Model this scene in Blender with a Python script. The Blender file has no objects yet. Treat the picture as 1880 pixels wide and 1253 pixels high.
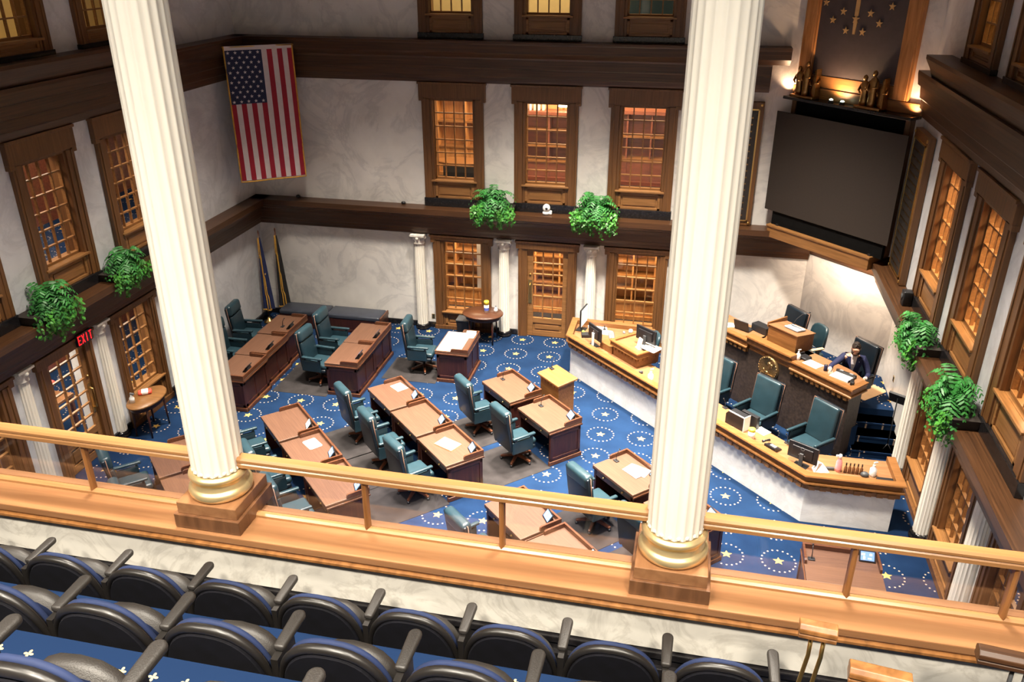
import bpy, bmesh, math, random
from mathutils import Vector, Matrix
random.seed(7)
S = bpy.context.scene
COL = S.collection
PI = math.pi

# ------------------------------------------------------------------ materials
MATS = {}
def new_mat(name):
    m = bpy.data.materials.new(name); m.use_nodes = True
    nt = m.node_tree; b = nt.nodes['Principled BSDF']
    MATS[name] = m
    return m, nt, b
def setp(b, col=None, rough=None, metal=None, spec=None, coat=None):
    if col is not None: b.inputs['Base Color'].default_value = (*col, 1)
    if rough is not None: b.inputs['Roughness'].default_value = rough
    if metal is not None: b.inputs['Metallic'].default_value = metal
    if spec is not None: b.inputs['Specular IOR Level'].default_value = spec
    if coat is not None: b.inputs['Coat Weight'].default_value = coat
def plain(name, col, rough=.5, metal=0., spec=.5, var=0., vscale=8., bump=0., bscale=60.):
    m, nt, b = new_mat(name); setp(b, col, rough, metal, spec)
    N, L = nt.nodes, nt.links
    tc = N.new('ShaderNodeTexCoord')
    if var:
        n = N.new('ShaderNodeTexNoise'); n.inputs['Scale'].default_value = vscale; n.inputs['Detail'].default_value = 4
        L.new(tc.outputs['Object'], n.inputs['Vector'])
        r = N.new('ShaderNodeValToRGB')
        r.color_ramp.elements[0].position = .3; r.color_ramp.elements[1].position = .7
        r.color_ramp.elements[0].color = (*[c*(1-var) for c in col], 1)
        r.color_ramp.elements[1].color = (*[min(1, c*(1+var)) for c in col], 1)
        L.new(n.outputs['Fac'], r.inputs['Fac']); L.new(r.outputs['Color'], b.inputs['Base Color'])
    if bump:
        n2 = N.new('ShaderNodeTexNoise'); n2.inputs['Scale'].default_value = bscale
        L.new(tc.outputs['Object'], n2.inputs['Vector'])
        bp = N.new('ShaderNodeBump'); bp.inputs['Strength'].default_value = bump; bp.inputs['Distance'].default_value = .01
        L.new(n2.outputs['Fac'], bp.inputs['Height']); L.new(bp.outputs['Normal'], b.inputs['Normal'])
    return m
def wood(name, dark, light, scale=(2., 26., 26.), rough=.4, coat=0.):
    m, nt, b = new_mat(name); setp(b, light, rough, coat=coat)
    N, L = nt.nodes, nt.links
    tc = N.new('ShaderNodeTexCoord'); mp = N.new('ShaderNodeMapping'); mp.inputs['Scale'].default_value = scale
    L.new(tc.outputs['Object'], mp.inputs['Vector'])
    n = N.new('ShaderNodeTexNoise'); n.inputs['Scale'].default_value = 1.; n.inputs['Detail'].default_value = 5; n.inputs['Distortion'].default_value = .6
    L.new(mp.outputs['Vector'], n.inputs['Vector'])
    r = N.new('ShaderNodeValToRGB'); r.color_ramp.elements[0].position = .33; r.color_ramp.elements[1].position = .68
    r.color_ramp.elements[0].color = (*dark, 1); r.color_ramp.elements[1].color = (*light, 1)
    L.new(n.outputs['Fac'], r.inputs['Fac']); L.new(r.outputs['Color'], b.inputs['Base Color'])
    return m
def marble(name, base, vein, rough=.3, scale=.9, amount=.75):
    m, nt, b = new_mat(name); setp(b, base, rough, spec=.35)
    N, L = nt.nodes, nt.links
    tc = N.new('ShaderNodeTexCoord')
    mp = N.new('ShaderNodeMapping'); mp.inputs['Rotation'].default_value = (.5, .6, .4)
    L.new(tc.outputs['Object'], mp.inputs['Vector'])
    n = N.new('ShaderNodeTexNoise'); n.inputs['Scale'].default_value = scale; n.inputs['Detail'].default_value = 9; n.inputs['Distortion'].default_value = 1.6
    n.inputs['Roughness'].default_value = .62
    L.new(mp.outputs['Vector'], n.inputs['Vector'])
    r = N.new('ShaderNodeValToRGB'); cr = r.color_ramp
    cr.elements[0].position = .0; cr.elements[0].color = (*base, 1)
    cr.elements[1].position = 1.; cr.elements[1].color = (*base, 1)
    e = cr.elements.new(.44); e.color = (*base, 1)
    e = cr.elements.new(.5); e.color = (*[a*(1-amount)+v*amount for a, v in zip(base, vein)], 1)
    e = cr.elements.new(.56); e.color = (*base, 1)
    L.new(n.outputs['Fac'], r.inputs['Fac'])
    n2 = N.new('ShaderNodeTexNoise'); n2.inputs['Scale'].default_value = scale*2.3; n2.inputs['Detail'].default_value = 7
    L.new(mp.outputs['Vector'], n2.inputs['Vector'])
    r2 = N.new('ShaderNodeValToRGB'); r2.color_ramp.elements[0].position = .3; r2.color_ramp.elements[1].position = .7
    r2.color_ramp.elements[0].color = (.78, .78, .79, 1); r2.color_ramp.elements[1].color = (1, 1, 1, 1)
    L.new(n2.outputs['Fac'], r2.inputs['Fac'])
    mx = N.new('ShaderNodeMixRGB'); mx.blend_type = 'MULTIPLY'; mx.inputs['Fac'].default_value = .8
    L.new(r.outputs['Color'], mx.inputs['Color1']); L.new(r2.outputs['Color'], mx.inputs['Color2'])
    L.new(mx.outputs['Color'], b.inputs['Base Color'])
    return m
def emit(name, col, power):
    m, nt, b = new_mat(name); setp(b, col, .5)
    b.inputs['Emission Color'].default_value = (*col, 1); b.inputs['Emission Strength'].default_value = power
    return m
def math_node(nt, op, a, b=None, c=None):
    n = nt.nodes.new('ShaderNodeMath'); n.operation = op
    for i, v in enumerate((a, b, c)):
        if v is None: continue
        if isinstance(v, (int, float)): n.inputs[i].default_value = v
        else: nt.links.new(v, n.inputs[i])
    return n.outputs[0]
def carpet_stars(name):
    """royal blue carpet woven with a lattice of gold stars inside rings of cream dots"""
    m, nt, b = new_mat(name); setp(b, (.02, .06, .24), .95, spec=.1)
    N, L = nt.nodes, nt.links; f = lambda *a: math_node(nt, *a)
    geo = N.new('ShaderNodeNewGeometry'); sep = N.new('ShaderNodeSeparateXYZ'); L.new(geo.outputs['Position'], sep.inputs[0])
    def cell(v, org, per):
        t = f('DIVIDE', f('SUBTRACT', v, org), per)
        return f('MULTIPLY', f('SUBTRACT', f('SUBTRACT', t, f('FLOOR', f('ADD', t, .5))), 0.), per)
    u = cell(sep.outputs[0], 9.29, .805); v = cell(sep.outputs[1], -.3, .80)
    r = f('SQRT', f('ADD', f('MULTIPLY', u, u), f('MULTIPLY', v, v)))
    th = f('ARCTAN2', v, u)
    # ring of 20 dots, radius .262
    seg = 2*PI/20
    ta = f('DIVIDE', th, seg); da = f('MULTIPLY', f('SUBTRACT', ta, f('FLOOR', f('ADD', ta, .5))), seg*.262)
    dr = f('SUBTRACT', r, .262)
    dd = f('SQRT', f('ADD', f('MULTIPLY', da, da), f('MULTIPLY', dr, dr)))
    dots = f('LESS_THAN', dd, .015)
    # five pointed star, outer radius .088
    w = 2*PI/5
    tb = f('DIVIDE', f('SUBTRACT', th, PI/2), w); a5 = f('MULTIPLY', f('ABSOLUTE', f('SUBTRACT', tb, f('FLOOR', f('ADD', tb, .5)))), w)
    R, ri = .092, .041
    x2, y2 = ri*math.cos(PI/5), ri*math.sin(PI/5)
    # edge from (R,0) to (x2,y2): inside when n.p < n.R
    nx, ny = y2, R-x2
    px = f('MULTIPLY', r, f('COSINE', a5)); py = f('MULTIPLY', r, f('SINE', a5))
    star = f('LESS_THAN', f('ADD', f('MULTIPLY', px, nx), f('MULTIPLY', py, ny)), nx*R)
    n = N.new('ShaderNodeTexNoise'); n.inputs['Scale'].default_value = 2.2; n.inputs['Detail'].default_value = 6
    L.new(geo.outputs['Position'], n.inputs['Vector'])
    rp = N.new('ShaderNodeValToRGB'); rp.color_ramp.elements[0].position = .3; rp.color_ramp.elements[1].position = .7
    rp.color_ramp.elements[0].color = (.0048, .0165, .048, 1); rp.color_ramp.elements[1].color = (.008, .026, .072, 1)
    L.new(n.outputs['Fac'], rp.inputs['Fac'])
    m1 = N.new('ShaderNodeMixRGB'); L.new(dots, m1.inputs['Fac']); L.new(rp.outputs['Color'], m1.inputs['Color1']); m1.inputs['Color2'].default_value = (.46, .34, .25, 1)
    m2 = N.new('ShaderNodeMixRGB'); L.new(star, m2.inputs['Fac']); L.new(m1.outputs['Color'], m2.inputs['Color1']); m2.inputs['Color2'].default_value = (.62, .39, .1, 1)
    L.new(m2.outputs['Color'], b.inputs['Base Color'])
    return m
def carpet_flowers(name):
    """blue gallery carpet with little four petal gold flowers"""
    m, nt, b = new_mat(name); setp(b, (.02, .06, .24), .95, spec=.1)
    N, L = nt.nodes, nt.links; f = lambda *a: math_node(nt, *a)
    geo = N.new('ShaderNodeNewGeometry'); sep = N.new('ShaderNodeSeparateXYZ'); L.new(geo.outputs['Position'], sep.inputs[0])
    row = f('FLOOR', f('DIVIDE', sep.outputs[1], .13))
    sh = f('MULTIPLY', f('MODULO', row, 2.), .065)
    def cell(v, per):
        t = f('DIVIDE', v, per); return f('MULTIPLY', f('SUBTRACT', f('SUBTRACT', t, f('FLOOR', t)), .5), per)
    u = cell(f('ADD', sep.outputs[0], sh), .13); v = cell(sep.outputs[1], .13)
    r = f('SQRT', f('ADD', f('MULTIPLY', u, u), f('MULTIPLY', v, v))); th = f('ARCTAN2', v, u)
    pet = f('LESS_THAN', r, f('MULTIPLY', f('ABSOLUTE', f('COSINE', f('MULTIPLY', th, 2.))), .02))
    m2 = N.new('ShaderNodeMixRGB'); L.new(pet, m2.inputs['Fac']); m2.inputs['Color1'].default_value = (.006, .018, .055, 1); m2.inputs['Color2'].default_value = (.8, .55, .2, 1)
    L.new(m2.outputs['Color'], b.inputs['Base Color'])
    return m
def glass(name, tint=(1, 1, 1), refl=.08):
    m = bpy.data.materials.new(name); m.use_nodes = True; nt = m.node_tree; nt.nodes.clear(); MATS[name] = m
    o = nt.nodes.new('ShaderNodeOutputMaterial'); t = nt.nodes.new('ShaderNodeBsdfTransparent'); t.inputs['Color'].default_value = (*tint, 1)
    g = nt.nodes.new('ShaderNodeBsdfGlossy'); g.inputs['Roughness'].default_value = .02
    mx = nt.nodes.new('ShaderNodeMixShader'); mx.inputs['Fac'].default_value = refl
    nt.links.new(t.outputs[0], mx.inputs[1]); nt.links.new(g.outputs[0], mx.inputs[2]); nt.links.new(mx.outputs[0], o.inputs['Surface'])
    return m

marble('marble', (.80, .77, .73), (.46, .45, .45), scale=.75, amount=.38)
marble('marble_cool', (.72, .73, .75), (.44, .45, .48), scale=.7, amount=.35)
marble('marble_front', (.86, .85, .83), (.58, .56, .54), scale=1.2, amount=.3)
marble('marble_parapet', (.74, .71, .64), (.40, .37, .32), scale=2.6, amount=.4)
wood('trim_wood', (.036, .0145, .0052), (.082, .034, .0125), (.9, 34, 34))
wood('trim_wood_y', (.036, .0145, .0052), (.082, .034, .0125), (34, .9, 34))
wood('casing_wood', (.10, .043, .013), (.17, .073, .024), (30, 30, 1.2))
wood('panel_wood', (.19, .085, .025), (.29, .135, .045), (1.6, 30, 30))
wood('desk_top', (.078, .034, .0185), (.115, .054, .030), (2.2, 60, 30), .5)
wood('desk_body', (.022, .0055, .004), (.05, .0125, .008), (30, 30, 2.5), .35)
wood('desk_rim', (.06, .02, .0085), (.11, .04, .017), (3, 30, 30), .35)
wood('light_wood', (.17, .068, .0185), (.26, .112, .034), (2, 30, 30), .4)
wood('counter_top', (.20, .092, .038), (.29, .142, .064), (2, 30, 30), .4)
wood('rail_wood', (.29, .138, .05), (.38, .19, .072), (1.3, 30, 30), .28)
wood('shelf_wood', (.235, .107, .045), (.32, .155, .068), (1.2, 18, 18), .22)
wood('plinth_wood', (.09, .04, .018), (.19, .085, .038), (16, 16, 2), .3)
wood('plinth_top', (.20, .09, .038), (.30, .145, .065), (14, 2, 14), .3)
wood('post_wood', (.17, .07, .02), (.32, .14, .045), (20, 20, 2), .3)
wood('chair_wood', (.10, .03, .014), (.2, .07, .03), (3, 20, 20), .35)
wood('cabinet_wood', (.30, .12, .035), (.52, .24, .08), (14, 14, 1.6), .45)
wood('red_wood', (.13, .035, .018), (.24, .07, .035), (2, 18, 18), .45)
plain('column_white', (.88, .83, .73), .45, var=.03, vscale=3)
plain('capital_white', (.70, .66, .59), .6, var=.1, vscale=14, bump=.4)
plain('gold', (.86, .66, .34), .36, .75, var=.08, vscale=9)
plain('brass', (.72, .47, .16), .3, 1.)
plain('bronze', (.35, .2, .075), .3, 1., var=.25, vscale=10)
plain('seal_bronze', (.5, .33, .15), .38, 1., var=.35, vscale=26, bump=.6, bscale=30)
plain('chrome', (.8, .8, .8), .18, 1.)
plain('leather', (.010, .026, .037), .34, var=.16, vscale=5, bump=.12, bscale=120)
plain('leather_light', (.016, .039, .052), .36, var=.14, vscale=6)
plain('leather_navy', (.007, .013, .02), .36, var=.2, vscale=6)
plain('leather_grey', (.035, .04, .055), .33, var=.2, vscale=6)
plain('piping', (.22, .12, .085), .5)
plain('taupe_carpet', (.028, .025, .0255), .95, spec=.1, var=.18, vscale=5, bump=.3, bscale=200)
plain('black_plastic', (.012, .012, .014), .42, var=.1)
plain('dark_grey', (.05, .052, .056), .5, var=.1)
plain('grey_plastic', (.22, .22, .23), .5, var=.05)
plain('white_plastic', (.85, .85, .84), .4, var=.03)
plain('paper', (.88, .87, .85), .8, var=.02)
plain('tan_card', (.62, .40, .22), .75, var=.05)
plain('cream_paper', (.86, .72, .52), .8, var=.05)
plain('black_stone', (.012, .011, .012), .18, var=.5, vscale=20)
plain('seat_shell', (.011, .0095, .0085), .36, var=.15)
plain('seat_fabric_back', (.0025, .0025, .005), .85, var=.3, vscale=20, spec=.2)
plain('seat_blue', (.004, .013, .055), .8, var=.15)
plain('seat_grey', (.022, .019, .017), .5, var=.1, bump=.15, bscale=180)
plain('screen_fabric', (.026, .018, .0135), .8, var=.08, vscale=30)
plain('black_matte', (.004, .004, .004), .9, spec=.1, var=.2)
plain('star_panel', (.055, .042, .045), .6, var=.1)
plain('star_gold', (.62, .4, .17), .45, .3, var=.1)
plain('dado_stone', (.02, .016, .014), .42, var=.5, vscale=16)
plain('rostrum_dark', (.036, .024, .019), .5, var=.45, vscale=18)
plain('leaf_fern', (.028, .17, .03), .5, var=.45, vscale=9)
plain('leaf_ivy', (.055, .23, .028), .45, var=.5, vscale=12)
plain('soil', (.02, .014, .01), .9, var=.2)
plain('flag_red', (.30, .006, .022), .8, var=.06)
plain('flag_white', (.62, .55, .55), .8, var=.05)
plain('flag_blue', (.010, .014, .05), .8, var=.05)
plain('fringe', (.62, .33, .05), .7, var=.15)
plain('navy_cloth', (.012, .02, .085), .75, var=.2)
plain('black_cloth', (.012, .011, .012), .75, var=.2)
plain('skin', (.58, .32, .22), .5, var=.06, vscale=20)
plain('hair', (.022, .011, .006), .7, var=.4, vscale=60)
plain('suit_navy', (.010, .014, .058), .75, var=.15, vscale=30)
plain('shirt', (.72, .66, .68), .8, var=.04)
plain('eye_white', (.8, .78, .75), .3, var=.02)
plain('eye_dark', (.02, .012, .008), .3, var=.02)
plain('lips', (.4, .16, .13), .5, var=.05)
plain('yellow_lid', (.85, .62, .05), .4, var=.03)
plain('blue_label', (.1, .14, .5), .5, var=.03)
plain('lime', (.75, .8, .06), .4, var=.03)
plain('red_pack', (.75, .1, .06), .5, var=.05)
plain('pink', (.8, .35, .38), .5, var=.05)
plain('amber', (.16, .07, .03), .2, var=.1)
plain('room_cream', (.82, .62, .30), .8, var=.04)
plain('room_wall', (.5, .22, .08), .7, var=.15, vscale=3)
plain('flower_red', (.8, .06, .04), .6, var=.2)
plain('flower_cream', (.85, .7, .45), .6, var=.2)
plain('ceiling_paint', (.55, .5, .44), .9, var=.04)
plain('dark_wall', (.10, .085, .075), .9, var=.1)
emit('screen_blue', (.12, .22, .55), 1.0); emit('screen_white', (.62, .72, .85), 1.0); emit('screen_pale', (.8, .86, .82), .8)
emit('exit_red', (1., .01, .015), 2.2); emit('lamp_glow', (.8, 1., .75), 14.); emit('lamp_warm', (1., .8, .5), 18.)
glass('pane', (.97, .98, .97), .03); glass('rail_glass', (.93, .93, .95), .075); glass('clear_plastic', (.85, .86, .86), .25)
carpet_stars('carpet'); carpet_flowers('gallery_carpet')
def M(n): return MATS[n]

# ------------------------------------------------------------------ mesh builder
class MB:
    def __init__(s): s.v = []; s.f = []; s.mi = []; s.mats = []; s.T = Matrix.Identity(4); s.cur = 0; s.sm = []
    def at(s, x=0, y=0, z=0, rz=0, rx=0, ry=0):
        s.T = Matrix.Translation((x, y, z)) @ Matrix.Rotation(rz, 4, 'Z') @ Matrix.Rotation(ry, 4, 'Y') @ Matrix.Rotation(rx, 4, 'X'); return s
    def mat(s, name):
        if name not in s.mats: s.mats.append(name)
        s.cur = s.mats.index(name); return s
    def add(s, vs, fs, smooth=False):
        o = len(s.v); s.v += [tuple(s.T @ Vector(p)) for p in vs]
        for f in fs: s.f.append(tuple(o+i for i in f)); s.mi.append(s.cur); s.sm.append(smooth)
        return s
    def box(s, x0, x1, y0, y1, z0, z1):
        vs = [(x, y, z) for z in (z0, z1) for y in (y0, y1) for x in (x0, x1)]
        return s.add(vs, [(0, 2, 3, 1), (4, 5, 7, 6), (0, 1, 5, 4), (2, 6, 7, 3), (0, 4, 6, 2), (1, 3, 7, 5)])
    def cbox(s, c, d): return s.box(c[0]-d[0]/2, c[0]+d[0]/2, c[1]-d[1]/2, c[1]+d[1]/2, c[2]-d[2]/2, c[2]+d[2]/2)
    def prism(s, poly, z0, z1):
        n = len(poly); a = sum(poly[i][0]*poly[(i+1) % n][1]-poly[(i+1) % n][0]*poly[i][1] for i in range(n))
        if a < 0: poly = poly[::-1]
        vs = [(p[0], p[1], z0) for p in poly]+[(p[0], p[1], z1) for p in poly]
        fs = [tuple(range(n-1, -1, -1)), tuple(range(n, 2*n))]+[(i, (i+1) % n, n+(i+1) % n, n+i) for i in range(n)]
        return s.add(vs, fs)
    def extr(s, prof, a, b, axis='x'):
        """closed profile of (offset, z) swept from a to b; axis x: profile offset is y; axis y: offset is x"""
        n = len(prof)
        if axis == 'x': vs = [(a, p[0], p[1]) for p in prof]+[(b, p[0], p[1]) for p in prof]
        else: vs = [(p[0], a, p[1]) for p in prof]+[(p[0], b, p[1]) for p in prof]
        fs = [tuple(range(n)), tuple(range(2*n-1, n-1, -1))]+[(i, n+i, n+(i+1) % n, (i+1) % n) for i in range(n)]
        return s.add(vs, fs)
    def lathe(s, prof, n=24, cx=0, cy=0, sx=1, sy=1, a0=0, a1=2*PI, cap=True, smooth=True):
        full = abs(a1-a0-2*PI) < 1e-6; k = n if full else n+1
        vs = []
        for r, z in prof:
            for i in range(k):
                t = a0+(a1-a0)*i/n; vs.append((cx+r*sx*math.cos(t), cy+r*sy*math.sin(t), z))
        fs = []
        for j in range(len(prof)-1):
            for i in range(n):
                i2 = (i+1) % k if full else i+1
                fs.append((j*k+i, j*k+i2, (j+1)*k+i2, (j+1)*k+i))
        s.add(vs, fs, smooth)
        if cap and full:
            o = len(s.v)-len(vs)
            for j, rev in ((0, True), (len(prof)-1, False)):
                if prof[j][0] > 1e-5:
                    idx = [o+j*k+i for i in range(n)]
                    s.f.append(tuple(idx[::-1] if rev else idx)); s.mi.append(s.cur); s.sm.append(False)
        return s
    def tube(s, pts, r, n=8, caps=True):
        pts = [Vector(p) for p in pts]; rs = r if isinstance(r, (list, tuple)) else [r]*len(pts)
        vs = []; up = Vector((0, 0, 1))
        for i, p in enumerate(pts):
            d = (pts[min(i+1, len(pts)-1)]-pts[max(i-1, 0)]).normalized()
            x = d.cross(up)
            if x.length < 1e-3: x = d.cross(Vector((1, 0, 0)))
            x.normalize(); y = x.cross(d)
            for k in range(n):
                t = 2*PI*k/n; vs.append(p+x*math.cos(t)*rs[i]+y*math.sin(t)*rs[i])
        fs = [(i*n+k, i*n+(k+1) % n, (i+1)*n+(k+1) % n, (i+1)*n+k) for i in range(len(pts)-1) for k in range(n)]
        if caps: fs += [tuple(range(n-1, -1, -1)), tuple((len(pts)-1)*n+k for k in range(n))]
        return s.add(vs, fs, True)
    def ball(s, c, r, n=12, m=8):
        r = r if isinstance(r, (tuple, list)) else (r, r, r)
        vs = [(c[0], c[1], c[2]-r[2])]
        for j in range(1, m):
            a = -PI/2+PI*j/m
            for i in range(n):
                t = 2*PI*i/n; vs.append((c[0]+r[0]*math.cos(a)*math.cos(t), c[1]+r[1]*math.cos(a)*math.sin(t), c[2]+r[2]*math.sin(a)))
        vs.append((c[0], c[1], c[2]+r[2])); e = len(vs)-1
        fs = [(0, 1+(i+1) % n, 1+i) for i in range(n)]
        for j in range(m-2):
            for i in range(n): fs.append((1+j*n+i, 1+j*n+(i+1) % n, 1+(j+1)*n+(i+1) % n, 1+(j+1)*n+i))
        fs += [(1+(m-2)*n+i, 1+(m-2)*n+(i+1) % n, e) for i in range(n)]
        return s.add(vs, fs, True)
    def build(s, name, mat=None, parent=None, bevel=0., seg=2, smooth=None, sub=0):
        me = bpy.data.meshes.new(name); me.from_pydata([tuple(v) for v in s.v], [], s.f)
        if s.mats:
            for n in s.mats: me.materials.append(M(n))
            me.polygons.foreach_set('material_index', s.mi)
        else: me.materials.append(M(mat))
        sm = s.sm if smooth is None else [smooth]*len(s.f)
        me.polygons.foreach_set('use_smooth', sm); me.update()
        o = bpy.data.objects.new(name, me); COL.objects.link(o)
        if parent is not None: o.parent = parent
        if bevel:
            b = o.modifiers.new('bevel', 'BEVEL'); b.width = bevel; b.segments = seg; b.limit_method = 'ANGLE'; b.angle_limit = .6
            b.harden_normals = False
            if seg > 2: me.polygons.foreach_set('use_smooth', [True]*len(s.f))
        if sub:
            u = o.modifiers.new('sub', 'SUBSURF'); u.levels = sub; u.render_levels = sub
        return o

# ------------------------------------------------------------------ things
LABELS = {}
def tag(o, label, cat, group=None, kind=None):
    o['label'] = label; o['category'] = cat
    if group: o['group'] = group
    if kind: o['kind'] = kind
    return o
def thing(name, label, cat, loc=(0, 0, 0), rz=0., group=None, kind=None):
    o = bpy.data.objects.new(name, None); COL.objects.link(o); o.empty_display_size = .1
    o.location = loc; o.rotation_euler = (0, 0, rz)
    return tag(o, label, cat, group, kind)
def struct(o): o['kind'] = 'structure'; return o
def place(o, loc, rz=0.): o.location = loc; o.rotation_euler = (0, 0, rz); return o
def dup(root, label, loc, rz=0., group=None):
    r = root.copy(); COL.objects.link(r); r.location = loc; r.rotation_euler = (0, 0, rz); r['label'] = label
    if group: r['group'] = group
    def rec(src, dst):
        for ch in src.children:
            c = ch.copy(); COL.objects.link(c); c.parent = dst; rec(ch, c)
    rec(root, r)
    return r
def L2W(loc, rz, p):
    c, s_ = math.cos(rz), math.sin(rz); return (loc[0]+c*p[0]-s_*p[1], loc[1]+s_*p[0]+c*p[1], loc[2]+p[2] if len(p) > 2 else loc[2])
# ================================================================== the chamber
YG = -15.2            # front of the public gallery
def wall(name, mat, axis, p0, p1, u0, u1, z0, z1, holes=()):
    """wall between planes p0..p1 (x or y), spanning u0..u1, with rectangular openings (ua, ub, za, zb)"""
    us = sorted({u0, u1, *[h[0] for h in holes], *[h[1] for h in holes]}); zs = sorted({z0, z1, *[h[2] for h in holes], *[h[3] for h in holes]})
    b = MB()
    for i in range(len(us)-1):
        a, c = us[i], us[i+1]
        run = None
        for j in range(len(zs)-1):
            um, zm = (a+c)/2, (zs[j]+zs[j+1])/2
            solid = not any(h[0] < um < h[1] and h[2] < zm < h[3] for h in holes)
            if solid and run is None: run = zs[j]
            if (not solid or j == len(zs)-2) and run is not None:
                top = zs[j+1] if solid else zs[j]
                if axis == 'x': b.box(a, c, p0, p1, run, top)
                else: b.box(p0, p1, a, c, run, top)
                run = None
    return struct(b.build(name, mat))

GW = .47              # half width of a window opening
WIN = []              # all window openings, filled below
back_mid = [(4.46, 5.90), (6.61, 8.05), (8.76, 10.20)]
back_low = [(4.59, 6.03), (6.71, 8.12), (8.83, 10.23)]
back_up = [(4.47, 5.91), (6.61, 8.05), (8.75, 10.19)]
left_mid = [(-9.64, -8.18), (-7.51, -6.05), (-5.43, -3.98)]
left_low = [(-10.1, -8.67), (-8.05, -6.68), (-6.06, -4.70)]
left_up = [(-7.45, -6.0), (-5.3, -3.86)]
right_mid = [(-5.58, -3.98), (-7.70, -6.12), (-9.86, -8.28)]
right_low = [(-6.06, -4.72), (-8.12, -6.72), (-10.2, -8.8)]
right_up = [(-5.52, -3.98), (-7.66, -6.12)]
def hole(w, z0, z1): c = (w[0]+w[1])/2; return (c-GW-.05, c+GW+.05, z0, z1)
H_MID, H_LOW, H_UP = (3.80, 5.70), (.46, 2.36), (7.46, 9.4)
# back wall
wall('wall_back', 'marble', 'x', 0., .3, -.3, 14.9, 0., 12.,
     [hole(w, *H_MID) for w in back_mid]+[hole(w, *H_UP) for w in back_up]+[hole(back_low[0], *H_LOW), hole(back_low[2], *H_LOW), (6.93, 7.91, 0, 2.36)])
wall('wall_left', 'marble_cool', 'y', -.3, 0., -20., 0., 0., 12.,
     [hole(w, *H_MID) for w in left_mid]+[hole(w, *H_UP) for w in left_up]+[hole(left_low[0], *H_LOW), hole(left_low[2], *H_LOW), (-7.86, -6.88, 0, 2.46)])
wall('wall_right', 'marble_cool', 'y', 14.6, 14.9, -20., 0., 3.0, 12., [hole(w, *H_MID) for w in right_mid]+[hole(w, *H_UP) for w in right_up])
wall('wall_right_lower', 'marble', 'y', 14.9, 15.2, -20., 0., 0., 3.1, [hole(w, *H_LOW) for w in right_low])
wall('wall_front', 'dark_wall', 'x', -22.3, -22., -.3, 15.2, 0., 12.)
b = MB(); b.box(-.3, 15.2, YG-.1, .3, -.2, 0.); struct(b.build('floor', 'carpet'))
b = MB(); b.box(-.3, 15.2, -22.3, .3, 12., 12.2); struct(b.build('ceiling', 'ceiling_paint'))

# ---- corner cut off at 45 degrees behind the rostrum; local x runs along it, local y into the corner
CO = (12.5, 0., 0.); CR = -PI/4
def corner(o): return place(o, CO, CR)
b = MB(); b.box(-.05, 3.02, 0., .12, 3.33, 12.); o = struct(b.build('wall_corner', 'marble')); corner(o)
b = MB(); b.box(.55, 2.85, .551, .7, 0., 2.66); o = struct(b.build('wall_corner_lower', 'marble')); corner(o)
b = MB(); b.extr([(.56, 2.64), (.50, 2.64), (.47, 2.68), (.47, 2.76), (.43, 2.80), (.41, 2.86), (.38, 2.88), (.36, 3.06), (.56, 3.06)], .3, 2.95); o = struct(b.build('trim_corner', 'trim_wood')); corner(o)
b = MB(); b.box(.12, 2.64, .0, .56, 3.08, 3.325); corner(struct(b.build('trim_soffit', 'panel_wood')))
b = MB(); b.box(.1, 2.66, -.39, -.002, 3.07, 3.33); b.box(.08, 2.68, -.41, -.002, 3.30, 3.345)
o = tag(b.build('screen_ledge', 'panel_wood', bevel=.008), 'long oak ledge box carrying the dark projection screen', 'ledge'); corner(o)

# ---- entablatures (profiled wood mouldings) -------------------------------
def prof_low(z=2.5): return [(0, 3.2), (.41, 3.2), (.41, 3.07), (.375, 3.05), (.36, 3.0), (.24, 2.95), (.225, 2.88), (.2, 2.87), (.19, 2.69), (.165, 2.67), (.15, 2.60), (.13, 2.585), (.12, 2.52), (.09, 2.5), (0, 2.5)]
def prof_top(): return [(0, 6.97), (.42, 6.97), (.42, 6.93), (.395, 6.90), (.395, 6.74), (.36, 6.71), (.22, 6.62)]
def prof_mid(): return [(0, 6.62), (.22, 6.62), (.2, 6.58), (.195, 6.40), (.17, 6.37), (.165, 6.22), (.14, 6.19), (.125, 6.12), (.095, 6.06), (0, 6.06)]
def prof_tall(): return [(0, 7.2), (.39, 7.2), (.39, 7.14), (.37, 7.10), (.30, 6.98), (.25, 6.86)]
def prof_tall2(): return [(0, 6.86), (.30, 6.86), (.30, 6.80), (.27, 6.62), (.22, 6.60), (.2, 6.40), (.17, 6.37), (.165, 6.22), (.14, 6.19), (.095, 6.06), (0, 6.06)]
neg = lambda p: [(-a, z) for a, z in p]
xl = lambda p: [(a, z) for a, z in p]
xr = lambda p, X=14.6: [(X-a, z) for a, z in p]
b = MB(); b.extr(neg(prof_low()), 0, 13.28); struct(b.build('trim_back_lower', 'trim_wood'))
b = MB(); b.extr(neg(prof_top()), 0, 12.33); b.extr(neg(prof_mid()), 0, 12.0); struct(b.build('trim_back_upper', 'trim_wood'))
b = MB(); b.extr(xl(prof_low()), -YG*-1, 0, 'y'); struct(b.build('trim_left_lower', 'trim_wood_y'))
b = MB(); b.extr(xl(prof_top()), -4., 0, 'y'); b.extr(xl(prof_mid()), -4., 0, 'y'); b.extr(xl(prof_tall()), -20, -4., 'y'); b.extr(xl(prof_tall2()), -20, -4., 'y'); struct(b.build('trim_left_upper', 'trim_wood_y'))
b = MB(); b.extr([(14.92 if a == 0 else 14.62-a, z) for a, z in prof_low()], YG, -.55, 'y'); struct(b.build('trim_right_lower', 'trim_wood_y'))
b = MB(); b.extr(xr(prof_tall()), -20, -3.05, 'y'); b.extr(xr(prof_tall2()), -20, -2.3, 'y'); struct(b.build('trim_right_upper', 'trim_wood_y'))

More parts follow.
